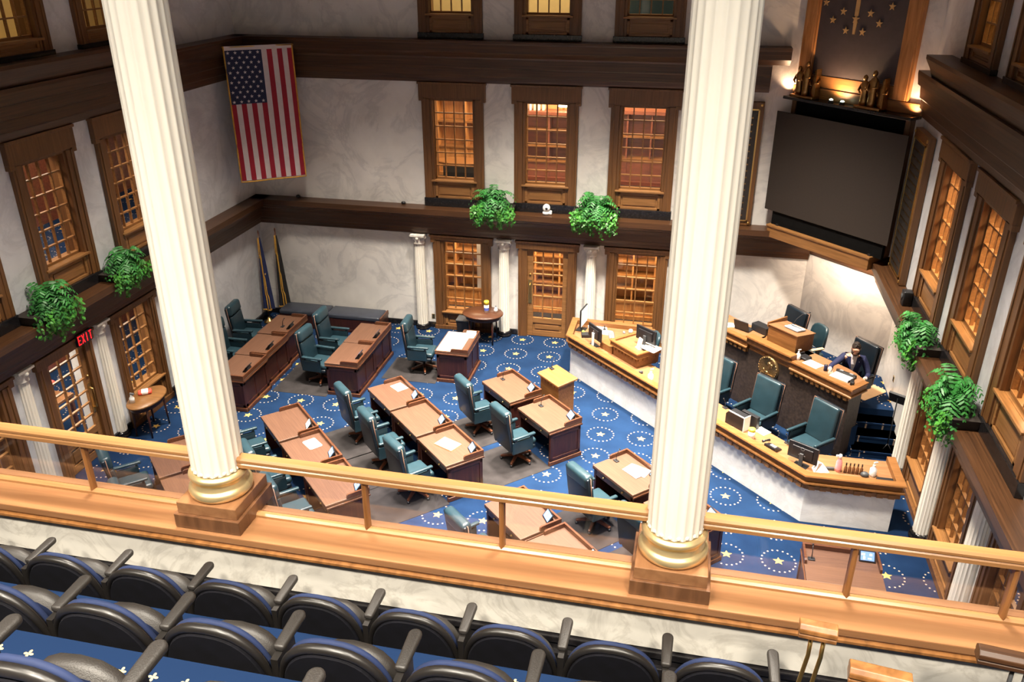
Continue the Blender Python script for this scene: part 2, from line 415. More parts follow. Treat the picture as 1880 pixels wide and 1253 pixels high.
# ---- windows and doors -----------------------------------------------------
WN = [0]; DN = [0]
def win_frame(local0, w, zb, zh, sill, gz0, gz1, head=True, ear=.055, block='black_stone', wood_='casing_wood', rows=6, base_h=.2):
    """window in wall-local coords: x along the wall, y into the wall. w=(x0,x1) casing, zb base, zh head top"""
    WN[0] += 1
    o = bpy.data.objects.new('window_%d' % WN[0], None); COL.objects.link(o); struct(o)
    place(o, *local0)
    x0, x1 = w; c = (x0+x1)/2; g0, g1 = c-GW, c+GW
    b = MB()
    b.box(x0, g0-.06, -.08, .0, zb+base_h, gz1+.03); b.box(g1+.06, x1, -.08, .0, zb+base_h, gz1+.03)
    b.box(x0+.05, x0+.09, -.095, -.08, zb+base_h, gz1+.03); b.box(x1-.09, x1-.05, -.095, -.08, zb+base_h, gz1+.03)
    b.box(g0-.06, g0, -.055, .305, zb+base_h, gz1+.05); b.box(g1, g1+.06, -.055, .305, zb+base_h, gz1+.05)
    b.box(g0-.06, g1+.06, -.055, .305, gz1, gz1+.05)
    b.build('casing', wood_, o, bevel=.006)
    if head:
        b = MB(); b.box(x0-ear, x1+ear, -.105, 0., gz1+.06, zh-.05); b.box(x0-ear-.02, x1+ear+.02, -.13, 0, zh-.05, zh)
        b.box(x0-ear, x0+.06, -.1, 0, gz1-.02, gz1+.06); b.box(x1-.06, x1+ear, -.1, 0, gz1-.02, gz1+.06)
        b.box(x0, x1, -.07, 0, gz1+.03, gz1+.06)
        b.build('lintel', wood_, o, bevel=.006)
    b = MB(); b.box(x0-.02, x1+.02, -.1, 0., zb, zb+base_h); b.build('plinth_block', block, o, bevel=.006)
    b = MB(); b.box(g0-.08, g1+.08, -.11, .0, gz0-.055, gz0-.015); b.box(g0-.05, g1+.05, .0, .305, gz0-.055, gz0-.015); b.build('window_sill', 'panel_wood', o, bevel=.008)
    b = MB(); b.box(g0, g1, -.02, .0, zb+base_h, gz0-.055)
    for (a, d, e, f) in ((g0, g1, zb+base_h, zb+base_h+.05), (g0, g1, gz0-.11, gz0-.055), (g0, g0+.06, zb+base_h, gz0-.055), (g1-.06, g1, zb+base_h, gz0-.055)):
        b.box(a, d, -.05, -.02, e, f)
    b.box(g0+.1, g1-.1, -.035, -.02, zb+base_h+.085, gz0-.145)
    b.build('apron_panel', 'panel_wood', o, bevel=.005)
    b = MB()
    for i in range(1, 4): x = g0+(g1-g0)*i/4; b.box(x-.012, x+.012, .06, .11, gz0, gz1)
    for j in range(1, rows): z = gz0+(gz1-gz0)*j/rows; b.box(g0, g1, .058, .112, z-.012, z+.012)
    b.box(g0, g0+.025, .05, .12, gz0, gz1); b.box(g1-.025, g1, .05, .12, gz0, gz1); b.box(g0, g1, .05, .12, gz0-.015, gz0+.03); b.box(g0, g1, .05, .12, gz1-.03, gz1)
    b.build('glazing_bars', 'panel_wood', o)  # lighter wood than the casing: glow of the lit rooms put into the bars' colour
    b = MB(); b.box(g0, g1, .083, .087, gz0, gz1); b.build('pane', 'pane', o)
    return o
LB = ((0, 0, 0), 0.); LL = ((0, 0, 0), PI/2); LR = ((14.6, 0, 0), -PI/2); LRL = ((14.9, 0, 0), -PI/2)
for w in back_mid: win_frame(LB, w, 3.2, 6.06, 0, 3.85, 5.66)
for w in back_up: win_frame(LB, w, 6.97, 9.7, 0, 7.50, 9.34, base_h=.13)
win_frame(LB, back_low[0], 0, 2.49, 0, .50, 2.31, base_h=.1, block='casing_wood'); win_frame(LB, back_low[2], 0, 2.49, 0, .50, 2.31, base_h=.1, block='casing_wood')
for w in left_mid: win_frame(LL, w, 3.2, 6.06, 0, 3.85, 5.62)
for w in left_up: win_frame(LL, w, 7.2, 9.7, 0, 7.50, 9.34, base_h=.08)
for w in (left_low[0], left_low[2]): win_frame(LL, w, 0, 2.49, 0, .66, 2.33, base_h=.12, block='casing_wood')
for w in right_mid: win_frame(LR, (-w[1], -w[0]), 3.2, 6.06, 0, 3.92, 5.68)
for w in right_up: win_frame(LR, (-w[1], -w[0]), 7.2, 9.7, 0, 7.50, 9.34, base_h=.08)
for w in right_low: win_frame(LRL, (-w[1], -w[0]), 0, 2.49, 0, .62, 2.33, base_h=.12, block='casing_wood')
def door(local0, w, leaf, gx, gz, zh, handle_left=True, rows=6):
    DN[0] += 1
    o = bpy.data.objects.new('door_%d' % DN[0], None); COL.objects.link(o); struct(o); place(o, *local0)
    x0, x1 = w; a, c = leaf
    b = MB(); b.box(x0, a, -.08, 0, 0, zh-.2); b.box(c, x1, -.08, 0, 0, zh-.2); b.box(x0+.05, x0+.09, -.095, -.08, 0, zh-.2); b.box(x1-.09, x1-.05, -.095, -.08, 0, zh-.2)
    b.box(a-.03, a, 0, .14, 0, zh-.12); b.box(c, c+.03, 0, .14, 0, zh-.12)
    b.box(x0-.05, x1+.05, -.105, 0, zh-.2, zh-.05); b.box(x0-.07, x1+.07, -.13, 0, zh-.05, zh)
    b.build('casing', 'casing_wood', o, bevel=.006)
    g0, g1 = gx; z0, z1 = gz
    b = MB(); b.box(a, g0, -.02, .04, .01, zh-.14); b.box(g1, c, -.02, .04, .01, zh-.14); b.box(g0, g1, -.02, .04, .01, .16); b.box(g0, g1, -.02, .04, z0-.14, z0); b.box(g0, g1, -.02, .04, z1, zh-.14)
    b.box(g0, g1, .0, .03, .16, z0-.14); b.box(g0+.05, g1-.05, -.015, .0, .2, z0-.18)
    b.build('door_leaf', 'panel_wood', o, bevel=.005)
    b = MB()
    for i in range(1, 3): x = g0+(g1-g0)*i/3; b.box(x-.013, x+.013, -.012, .032, z0, z1)
    for j in range(1, rows): z = z0+(z1-z0)*j/rows; b.box(g0, g1, -.014, .034, z-.013, z+.013)
    b.build('glazing_bars', 'panel_wood', o)
    b = MB(); b.box(g0, g1, .008, .012, z0, z1); b.build('pane', 'pane', o)
    hx = (a+g0)/2 if handle_left else (g1+c)/2
    b = MB(); b.box(hx-.045, hx+.045, -.03, -.02, .88, 1.5)
    b.tube([(hx, -.03, .98), (hx, -.085, 1.0), (hx, -.085, 1.38), (hx, -.03, 1.4)], .016, 8); b.ball((hx, -.03, 1.64), .025)
    b.build('door_handle', 'brass', o, bevel=.004)
    return o
door(LB, back_low[1], (6.93, 7.91), (7.07, 7.79), (.50, 2.21), 2.49)
door(LL, left_low[1], (-7.86, -6.88), (-7.76, -7.0), (.62, 2.36), 2.49, False, 7)

# ---- baseboards ------------------------------------------------------------
b = MB(); b.box(.0, 4.57, -.05, 0, 0, .14); b.box(6.08, 6.69, -.05, 0, 0, .14); b.box(8.2, 8.81, -.05, 0, 0, .14); b.box(10.3, 13.3, -.05, 0, 0, .14); struct(b.build('baseboard_back', 'black_stone', bevel=.01))
b = MB(); b.box(0, .05, -4.68, 0, 0, .16); b.box(0, .05, -6.65, -6.08, 0, .16); b.box(0, .05, -8.65, -8.07, 0, .16); b.box(0, .05, -15.2, -10.1, 0, .16); struct(b.build('baseboard_left', 'black_stone', bevel=.01))
b = MB(); b.box(14.85, 14.9, -6.7, -6.08, 0, .14); b.box(14.85, 14.9, -8.78, -8.14, 0, .14); b.box(14.85, 14.9, -15.2, -10.2, 0, .14); struct(b.build('baseboard_right', 'black_stone', bevel=.01))

# ---- engaged fluted columns between the lower windows ---------------------
def fluted(b, r0, r1, z0, z1, nf=20, depth=.012, per=4, levels=8):
    n = nf*per; vs = []
    for j in range(levels+1):
        t = j/levels; r = r0+(r1-r0)*t**1.4; z = z0+(z1-z0)*t
        for i in range(n):
            ph = 2*PI*i/n; k = (i % per)/per
            vs.append(((r-depth*math.sin(PI*k))*math.cos(ph), (r-depth*math.sin(PI*k))*math.sin(ph), z))
    fs = [(j*n+i, j*n+(i+1) % n, (j+1)*n+(i+1) % n, (j+1)*n+i) for j in range(levels) for i in range(n)]
    return b.add(vs, fs, False)
def pilaster(loc, label):
    t = thing('fluted_column', label, 'column', loc, 0., 'slim fluted columns along the lower walls', 'structure')
    b = MB(); fluted(b, .135, .118, .13, 2.25, 16, .012, 4, 4); b.build('shaft', 'column_white', t)
    b = MB(); b.lathe([(.18, 0), (.18, .05), (.155, .06), (.165, .08), (.165, .105), (.14, .13)], 24); b.build('base', 'black_stone', t)
    b = MB(); b.lathe([(.115, 2.25), (.14, 2.26), (.14, 2.28), (.125, 2.3), (.155, 2.38), (.17, 2.44), (.14, 2.46)], 20); b.box(-.18, .18, -.18, .18, 2.46, 2.5)
    for k in range(8):
        a = 2*PI*k/8; b.ball((.15*math.cos(a), .15*math.sin(a), 2.41), (.045, .045, .05), 8, 6)
    b.build('capital', 'capital_white', t)
    return t
p0 = pilaster((4.25, -.1, 0), 'white fluted column on back wall left of the first lower window')
for loc, lab in [((6.37, -.1, 0), 'white fluted column between the round table and the glazed back door'),
                 ((8.47, -.1, 0), 'white fluted column right of the glazed back door'),
                 ((-.02, -6.37, 0), 'white fluted column on left wall behind the table with red pack'),
                 ((-.02, -8.36, 0), 'white fluted column on left wall between exit door and frame edge'),
                 ((14.82, -4.40, 0), 'white fluted column on right wall beside the rostrum steps'),
                 ((14.82, -6.39, 0), 'white fluted column on right wall right of the counter end'),
                 ((14.82, -8.46, 0), 'white fluted column on right wall nearest the gallery')]:
    dup(p0, lab, loc)
# ================================================================== rooms seen through the glass
def slab(name, mat, x0, x1, y0, y1, z0, z1): b = MB(); b.box(x0, x1, y0, y1, z0, z1); return struct(b.build(name, mat))
slab('floor_corridor_back', 'taupe_carpet', -3.4, 15.2, .3, 3.3, -.2, 0.)
slab('floor_corridor_left', 'carpet', -3.4, -.3, -20, .3, -.2, 0.)
slab('floor_corridor_right', 'carpet', 15.2, 18, -20, .3, -.2, 0.)
for z, n in ((3.0, 'middle'), (6.8, 'upper'), (10.2, 'roof')):
    slab('floor_corridor_back_'+n, 'taupe_carpet' if n != 'roof' else 'room_cream', -3.4, 15.2, .3, 3.3, z, z+.2)
    slab('floor_corridor_left_'+n, 'carpet' if n == 'middle' else 'room_cream', -3.4, -.3, -20, .3, z, z+.2)
    slab('floor_corridor_right_'+n, 'carpet' if n == 'middle' else 'room_cream', 15.2 if z > 3.1 else 15.2, 18, -20, .3, z, z+.2)
slab('wall_corridor_back', 'room_wall', -3.4, 15.2, 3.3, 3.5, 0, 6.8); slab('wall_corridor_back_upper', 'room_cream', -3.4, 15.2, 1.6, 1.8, 7.0, 10.2)
slab('wall_corridor_left', 'red_wood', -3.6, -3.4, -20, 3.3, 0, 6.8); slab('wall_corridor_left_upper', 'room_cream', -2.0, -1.8, -20, .3, 7.0, 10.2)
slab('wall_corridor_right', 'room_wall', 18, 18.2, -20, .3, 0, 6.8); slab('wall_corridor_right_upper', 'room_cream', 16.2, 16.4, -20, .3, 7.0, 10.2)
def cabinet(label, loc, rz, w, d, h, cols, rows, mat='cabinet_wood'):
    t = thing('wall_cabinet', label, 'cabinet', loc, rz, 'wood cabinets seen through the windows')
    b = MB(); b.box(-w/2, w/2, -.03, d, 0, .1); b.box(-w/2, -w/2+.04, 0, d, .1, h); b.box(w/2-.04, w/2, 0, d, .1, h); b.box(-w/2, w/2, d-.03, d, .1, h); b.box(-w/2-.05, w/2+.05, -.06, d, h, h+.08)
    b.build('carcass', mat, t)
    for i in range(1, cols):
        b = MB(); x = -w/2+w*i/cols; b.box(x-.02, x+.02, .01, d-.03, .1, h); b.build('divider', mat, t)
    for j in range(1, rows):
        b = MB(); z = .1+(h-.1)*j/rows; b.box(-w/2+.04, w/2-.04, .0, d-.03, z-.02, z+.02); b.build('shelf', 'light_wood', t)
    b = MB(); b.box(-w/2+.04, w/2-.04, .03, .05, .1, .1+(h-.1)/rows); b.build('door', mat, t)
    return t
cabinet('open wood shelving seen through lower back window left of round table', (5.0, 1.5, 0), 0, 1.9, .4, 2.3, 3, 6)
cabinet('open wood shelving seen through the glazed back door', (7.15, 1.5, 0), 0, 1.9, .4, 2.3, 3, 6)
cabinet('open wood shelving seen through lower back window behind the clerk chair', (9.35, 1.5, 0), 0, 2.2, .4, 2.3, 4, 6)
cabinet('tall wood cabinet seen through first middle back window', (4.7, 2.8, 3.2), 0, 1.6, .4, 2.1, 2, 3)
cabinet('wood shelving with folders seen through second middle back window', (6.9, 2.8, 3.2), 0, 1.9, .4, 1.7, 2, 4, 'red_wood')
cabinet('reddish wood cabinet seen through third middle back window', (9.2, 2.8, 3.2), 0, 1.8, .4, 1.8, 3, 3, 'red_wood')
# desk with chair in the first middle room
t = thing('side_table', 'wood table with curved top behind first middle back window', 'table', (4.9, 1.5, 3.2))
b = MB(); b.lathe([(.7, .70), (.7, .74)], 28, sy=.5); b.build('tabletop', 'light_wood', t)
b = MB(); b.box(-.4, .4, -.2, .2, 0, .70); b.build('pedestal', 'black_plastic', t)
# lamp shape and folders on the shelving of the second room
t = thing('table_lamp', 'small glowing dome lamp seen through second middle back window', 'lamp', (7.25, 2.95, 5.02))
b = MB(); b.lathe([(.03, 0), (.03, .1), (.0, .1)], 10); b.build('base', 'brass', t)
b = MB(); b.lathe([(.15, .08), (.15, .2), (.1, .3), (.0, .34)], 16); b.build('lamp_shade', 'lamp_warm', t)
for i in range(6):
    b = MB(); b.box(6.15+i*.11, 6.2+i*.11, 2.9, 3.1, 4.985, 5.18); o = b.build('binder', 'cream_paper' if i % 2 else 'paper')
    tag(o, 'pale binder standing on the shelving behind second middle back window', 'binder', 'binders behind the second window')
# blue sofa in the upper room
t = thing('sofa', 'grey blue sofa seen through top right back window', 'sofa', (9.5, 1.1, 7.0))
b = MB(); b.box(-.9, .9, -.3, .35, 0, .42); b.build('seat', 'leather_light', t, bevel=.04); b = MB(); b.box(-.9, .9, .2, .42, .3, .85); b.build('backrest', 'leather_light', t, bevel=.05)
# cream blind
b = MB(); b.box(5.55, 5.95, .45, .47, .95, 2.45); tag(b.build('roller_blind', 'paper'), 'pale roller blind behind lower back window by round table', 'blind')
# flower table in left corridor
t = thing('hall_table', 'small hall table seen through the glazed exit door', 'table', (-1.5, -6.55, 0), 0)
b = MB(); b.box(-.45, .45, -.35, .35, .70, .76); b.build('tabletop', 'light_wood', t, bevel=.01)
for sx in (-1, 1):
    for sy in (-1, 1):
        b = MB(); b.box(sx*.4-.03, sx*.4+.03, sy*.3-.03, sy*.3+.03, 0, .70); b.build('leg', 'chair_wood', t)
t = thing('flower_bouquet', 'red cream and green bouquet in vase seen through exit door', 'flowers', (-1.5, -6.55, .76))
b = MB(); b.lathe([(.06, 0), (.1, .1), (.07, .24), (.09, .28)], 14); b.build('vase', 'white_plastic', t)
for name, mat, n in (('red_bloom', 'flower_red', 9), ('cream_bloom', 'flower_cream', 12), ('green_leaf', 'leaf_ivy', 14)):
    b = MB()
    for i in range(n):
        a = random.uniform(0, 2*PI); r = random.uniform(.04, .3); b.ball((r*math.cos(a), r*math.sin(a), .36+.22*random.random()-r*.3), (.07, .07, .05), 8, 5)
    b.build(name, mat, t)

def area(name, loc, power, size, col=(1, .84, .64), rot=(0, 0, 0), size_y=None, spread=None):
    l = bpy.data.lights.new(name, 'AREA'); l.energy = power; l.color = col; l.size = size
    if size_y: l.shape = 'RECTANGLE'; l.size_y = size_y
    if spread: l.spread = math.radians(spread)
    o = bpy.data.objects.new(name, l); COL.objects.link(o); o.location = loc; o.rotation_euler = rot; return o
def spot(name, loc, target, power, angle, col=(1, .82, .62), blend=.6, radius=.1):
    l = bpy.data.lights.new(name, 'SPOT'); l.energy = power; l.color = col; l.spot_size = math.radians(angle); l.spot_blend = blend; l.shadow_soft_size = radius
    o = bpy.data.objects.new(name, l); COL.objects.link(o); o.location = loc
    d = Vector(target)-Vector(loc); o.rotation_euler = d.to_track_quat('-Z', 'Y').to_euler(); return o
WARM = (1., .74, .46)
area('corridor_lamp', (7.4, .95, 2.95), 700, 6.5, WARM, size_y=1.6); area('corridor_lamp', (7.4, 1.5, 6.75), 620, 6.5, WARM, size_y=1.6); area('corridor_lamp', (7.4, .9, 10.1), 190, 6.5, (1, .85, .6), size_y=.8)
area('corridor_lamp', (-1.6, -7, 2.95), 420, 1.6, (1, .85, .68), size_y=6); area('corridor_lamp', (-1.6, -7, 6.75), 380, 1.6, (1, .82, .66), size_y=6); area('corridor_lamp', (-1.1, -6, 10.1), 40, .8, (1, .85, .6), size_y=5)
area('corridor_lamp', (16.6, -7, 2.95), 420, 1.6, (1, .8, .6), size_y=7); area('corridor_lamp', (16.5, -6.5, 6.75), 1300, 1.8, WARM, size_y=7); area('corridor_lamp', (15.5, -6, 10.1), 90, .8, (1, .8, .45), size_y=6)
# ================================================================== senators' desks, chairs, tablets
DESK_G = 'dark wood desks on the chamber floor'; CH_G = 'blue leather chairs at the desks'; TAB_G = 'tablets standing on the desks'
def make_desk(label):
    t = thing('writing_desk', label, 'desk', group=DESK_G)
    for sx in (-1, 1):
        b = MB(); b.box(sx*.50-.02, sx*.50+.02, -.34, .35, .02, .71)
        for (y0, y1, z0, z1) in ((-.34, -.28, .1, .66), (.29, .35, .1, .66), (-.34, .35, .1, .16), (-.34, .35, .6, .66)): b.box(sx*.525-.008, sx*.525+.008, y0, y1, z0, z1)
        b.build('side_panel', 'desk_body', t, bevel=.004)
    b = MB(); b.box(-.48, .48, .30, .34, .02, .71)
    for (x0, x1, z0, z1) in ((-.5, -.42, .1, .66), (.42, .5, .1, .66), (-.5, .5, .1, .16), (-.5, .5, .6, .66), (-.04, .04, .1, .66)): b.box(x0, x1, .335, .352, z0, z1)
    b.build('front_panel', 'desk_body', t, bevel=.004)
    b = MB()
    for sx in (-1, 1): b.box(sx*.515-.03, sx*.515+.03, -.36, .385, 0, .085)
    b.box(-.53, .53, .325, .385, 0, .085); b.build('base_moulding', 'desk_rim', t, bevel=.01)
    b = MB(); b.box(-.54, .54, .34, .385, .675, .71)
    for sx in (-1, 1): b.box(sx*.52-.025, sx*.52+.025, -.37, .385, .675, .71)
    b.build('top_moulding', 'desk_rim', t, bevel=.006)
    d = MB(); d.box(-.46, .46, -.35, -.31, .575, .70); d = d.build('drawer', 'desk_body', t, bevel=.005)
    for x in (-.25, .25):
        b = MB(); b.ball((x, -.365, .64), .017, 8, 6); b.build('knob', 'brass', d)
    b = MB(); b.box(-.53, .53, -.38, .38, .71, .76); b.build('desktop', 'desk_top', t, bevel=.007)
    b = MB(); b.box(-.53, .53, .345, .38, .76, .835)
    for sx in (-1, 1):
        s_ = [(.345, .76), (.345, .835), (.02, .835), (-.01, .82), (-.02, .76)]
        b.extr(s_, 0, 0, 'x') if False else b.add([(sx*.53, y, z) for y, z in s_]+[(sx*.498, y, z) for y, z in s_], [(0, 1, 2, 3, 4), (9, 8, 7, 6, 5)]+[(i, 5+i, 5+(i+1) % 5, (i+1) % 5) for i in range(5)])
    b.build('rim', 'desk_rim', t)
    return t
def make_chair(label):
    t = thing('leather_armchair', label, 'chair', group=CH_G)
    b = MB(); b.box(-.26, .26, -.24, .27, .40, .52); b.build('seat', 'leather_light', t, bevel=.05, seg=4)
    # back: shell leaning backwards with padded front and head roll
    b = MB(); b.at(0, -.27, .42, 0, .13); b.box(-.30, .30, -.06, .0, 0, .80); b.build('back_shell', 'leather_navy', t, bevel=.025, seg=3)
    b = MB(); b.at(0, -.27, .42, 0, .13); b.box(-.27, .27, -.01, .075, .06, .58); b.build('backrest', 'leather', t, bevel=.035, seg=4)
    b = MB(); b.at(0, -.27, .42, 0, .13); b.box(-.285, .285, -.075, .095, .58, .84); b.build('head_cushion', 'leather_light', t, bevel=.065, seg=5)
    b = MB(); b.at(0, -.27, .42, 0, .13)
    b.tube([(-.302, .0, .02), (-.302, .0, .56), (-.30, .01, .80), (.30, .01, .80), (.302, .0, .56), (.302, .0, .02)], .009, 6)
    b.build('piping', 'piping', t)
    for sx in (-1, 1):
        a = MB(); a.box(sx*.30-.035, sx*.30+.035, -.29, .20, .655, .705); a = a.build('armrest', 'leather_light', t, bevel=.02, seg=3)
        b = MB(); b.box(sx*.30-.025, sx*.30+.025, -.30, .15, .36, .62); b.build('side_panel', 'leather', t, bevel=.015, seg=2)
        b = MB(); b.box(sx*.30-.02, sx*.30+.02, .10, .14, .60, .665); b.box(sx*.30-.02, sx*.30+.02, -.26, -.2, .60, .665); b.build('arm_support', 'leather_navy', a)
    b = MB(); b.box(-.28, .28, -.28, .24, .33, .41); b.build('seat_frame', 'leather_navy', t, bevel=.03, seg=3)
    b = MB(); b.tube([(0, 0, .10), (0, 0, .34)], .03, 10); b.build('post', 'black_plastic', t)
    for k in range(5):
        a = PI/2+2*PI*k/5; c, s_ = math.cos(a), math.sin(a)
        l = MB(); l.at(0, 0, 0, a); l.add([(.03, -.028, .09), (.03, .028, .09), (.03, -.028, .15), (.03, .028, .15), (.31, -.02, .06), (.31, .02, .06), (.31, -.02, .095), (.31, .02, .095)],
              [(0, 1, 5, 4), (2, 6, 7, 3), (0, 4, 6, 2), (1, 3, 7, 5), (4, 5, 7, 6), (0, 2, 3, 1)]); l = l.build('leg', 'chair_wood', t, bevel=.006)
        b = MB(); b.ball((.30*c, .30*s_, .03), (.03, .03, .03), 10, 6); b.build('caster', 'black_plastic', l)
    return t
def make_tablet(label, screen='screen_blue', blobs=True):
    t = thing('tablet', label, 'tablet', group=TAB_G)
    b = MB(); b.at(0, 0, .012, 0, math.radians(52)); b.box(-.115, .115, 0, .165, -.018, .0); b.build('casing', 'black_plastic', t, bevel=.006)
    b = MB(); b.at(0, 0, .012, 0, math.radians(52)); b.box(-.094, .094, .02, .146, .0, .0015)
    s_ = b.build('screen', screen, t)
    if blobs:
        b = MB(); b.at(0, 0, .012, 0, math.radians(52)); b.mat('screen_white')
        for (x, y, w, h) in ((-.06, .105, .05, .03), (-.045, .055, .03, .045), (.03, .05, .05, .02), (.045, .105, .035, .03)): b.box(x-w/2, x+w/2, y-h/2, y+h/2, .0015, .0025)
        b.build('screen_icon', 'screen_white', s_)
    b = MB(); b.add([(-.09, .02, 0), (.09, .02, 0), (.09, .13, 0), (-.09, .13, 0), (-.07, .1, .1), (.07, .1, .1)], [(3, 2, 1, 0), (0, 1, 5, 4), (2, 3, 4, 5), (1, 2, 5), (3, 0, 4)]); b.build('stand', 'black_plastic', t)
    return t
R9, R45 = -PI/2, -PI/4
DESKS = [ # id, x, y, rz, desk label, short phrase for what stands with it, tablet x offset (None: none)
 ('A1', 1.53, -2.27, R9, 'dark desk at flag end of the three desk row by left wall', 'the flag end desk of left wall row', .12),
 ('A2', 1.57, -3.37, R9, 'dark desk in the middle of the three desk row by left wall', 'the middle desk of left wall row', .12),
 ('A3', 1.61, -4.46, R9, 'dark desk at near end of the three desk row beside white column', 'the near end desk of left wall row', .12),
 ('B1', 3.66, -2.30, R9, 'dark desk of the pair, closer to the black bench', 'the pair desk closer to black bench', .12),
 ('B2', 3.67, -3.38, R9, 'dark desk of the pair, farther from the black bench', 'the pair desk farther from black bench', .12),
 ('C', 5.80, -2.31, R9, 'single dark desk covered with pale sheet, standing before the round table', 'the single desk before round table', None),
 ('D1', 5.25, -4.89, R45, 'angled desk with white paper in its upper corner, first of center three', 'first center desk with white paper', .34),
 ('D2', 6.04, -5.69, R45, 'angled desk with bare top, middle of the center three', 'bare middle desk of center three', .34),
 ('D3', 6.84, -6.50, R45, 'angled desk with tan folder on top, last of the center three', 'center desk with tan folder', .34),
 ('E1', 7.43, -4.11, R45, 'angled desk with microphone touching the lectern back corner', 'back desk beside the lectern', .34),
 ('E2', 8.37, -5.02, R45, 'angled desk with microphone right in front of the lectern', 'near desk before the lectern', .34),
 ('F1', 10.04, -6.66, R45, 'angled desk with loose white papers left of the right column', 'desk with loose white papers', .34),
 ('F2', 10.97, -7.56, R45, 'angled desk mostly hidden behind the right column', 'desk hidden behind right column', .34),
 ('G1', 3.68, -6.37, R45, 'angled desk whose tablet shows a blank white screen', 'desk with blank white tablet', .34),
 ('G2', 4.48, -7.17, R45, 'angled desk with white rounded card, second from left column', 'desk with white rounded card', .34),
 ('G3', 5.29, -7.99, R45, 'angled desk behind the rail between left column and first post', 'desk below rail right of left column', .34),
 ('I1', 2.24, -7.85, R45, 'angled desk seen above the rail left of the left column', 'far desk left of the left column', .34),
 ('I2', 3.05, -8.66, R45, 'angled desk under the rail at the left column plinth', 'near desk at left column plinth', None),
 ('J1', 8.49, -8.14, R45, 'angled desk crossed by the middle rail post', 'desk crossed by middle rail post', .34),
 ('J2', 9.30, -8.95, R45, 'angled desk lowest in view left of the right column', 'lowest desk left of right column', .34),
 ('K', 13.24, -8.42, 0., 'lone desk square to the rail behind the right rail post', 'lone desk behind right rail post', .36)]
DP = {d[0]: d for d in DESKS}
dk = ch = tb = None
for (i, x, y, rz, lab, sh, tx) in DESKS:
    if dk is None: dk = place(make_desk(lab), (x, y, 0), rz)
    else: dup(dk, lab, (x, y, 0), rz)
    if i not in ('J2', 'K', 'F2', 'I2') or i in ('F2', 'I2'):
        jx = {'B2': -.05, 'A1': .05, 'J1': .05, 'C': .02, 'F1': .02}.get(i, 0.); jy = {'J1': -.1, 'A1': -.1, 'C': -.08, 'B1': -.05}.get(i, 0.); jr = {'A1': .1, 'B2': -.08, 'C': .06, 'D3': .05, 'E1': -.05, 'J1': .04}.get(i, 0.)
        l = L2W((x, y, 0), rz, (jx, -.73+jy, 0))
        cl = 'blue leather armchair at the '+sh
        if ch is None: ch = place(make_chair(cl), l, rz+jr)
        else: dup(ch, cl, l, rz+jr)
    if tx is not None:
        tl = 'black tablet on the '+sh
        kind = {'G1': ('screen_pale', False), 'J2': ('screen_pale', False)}.get(i, ('screen_blue', True))
        l = L2W((x, y, .762), rz, (tx, .19 if rz != R9 else .2, 0)); r2 = rz+(-.25 if rz == R45 else 0)
        if kind[1]:
            if tb is None: tb = place(make_tablet(tl), l, r2)
            else: dup(tb, tl, l, r2)
        else: place(make_tablet(tl, *kind), l, r2)
def on_desk(i, p): d = DP[i]; return L2W((d[1], d[2], 0), d[3], p)
def sheet(name, label, cat, i, p, w, h, rot, mat='paper', t=.004, rounded=0., group=None):
    d = DP[i]; b = MB()
    if rounded:
        pts = []
        for (sx, sy, a0) in ((1, 1, 0), (-1, 1, PI/2), (-1, -1, PI), (1, -1, 1.5*PI)):
            for k in range(5):
                a = a0+PI/2*k/4; pts.append((sx*(w/2-rounded)+rounded*math.cos(a), sy*(h/2-rounded)+rounded*math.sin(a)))
        b.prism(pts, 0, t)
    else: b.box(-w/2, w/2, -h/2, h/2, 0, t)
    o = b.build(name, mat); place(o, on_desk(i, (p[0], p[1], p[2] if len(p) > 2 else .761)), d[3]+rot); return tag(o, label, cat, group)
sheet('paper_sheet', 'white paper lying in the corner of first center desk', 'paper', 'D1', (-.22, .18), .30, .24, .1)
sheet('paper_card', 'white rounded card lying on the angled desk by left column', 'paper', 'G2', (-.20, .10), .33, .24, .1, rounded=.03)
# tan folder with note
t = thing('folder', 'tan folder with white note lying on the last center desk', 'folder', on_desk('D3', (-.05, -.02, .761)), R45+.35, None)
b = MB(); b.box(-.2, .2, -.14, .14, 0, .025); b.build('cover', 'tan_card', t); b = MB(); b.box(-.19, .19, -.13, .13, .025, .03); b.build('sheets', 'cream_paper', t); b = MB(); b.box(.06, .17, -.1, -.02, .03, .034); b.build('note', 'paper', t)
# loose papers on F1
for k, (dx, dy, r) in enumerate(((0, 0, .2), (.05, .04, .35), (.03, -.04, .05))):
    lab = ['lowest loose white paper on the desk left of right column', 'middle loose white paper on the desk left of right column', 'topmost loose white paper on the desk left of right column'][k]
    sheet('paper_sheet', lab, 'paper', 'F1', (.0+dx, .12+dy, .761+.005*k), .34, .25, r, group='loose papers on the desk')
sheet('paper_sheet', 'big pale sheet covering the single desk before round table', 'paper', 'C', (.0, -.08), 1.0, .54, 0, 'cream_paper')
sheet('paper_stack', 'white paper stack in the back corner of the single desk', 'paper', 'C', (-.38, .22), .26, .22, .2, 'paper', .07)
def mic(label, loc, rz, h=.22):
    t = thing('gooseneck_microphone', label, 'microphone', loc, rz, 'small microphones on desks')
    b = MB(); b.box(-.05, .05, -.035, .035, 0, .02); b.build('base', 'black_plastic', t, bevel=.008); b = MB(); b.tube([(0, 0, .02), (0, .01, h*.6), (0, .06, h)], .006, 6); b.build('stem', 'black_plastic', t); b = MB(); b.ball((0, .065, h), .014, 8, 6); b.build('head', 'black_plastic', t)
    return t
m0 = mic('small black microphone on the back desk beside the lectern', on_desk('E1', (-.36, .02, .76)), R45)
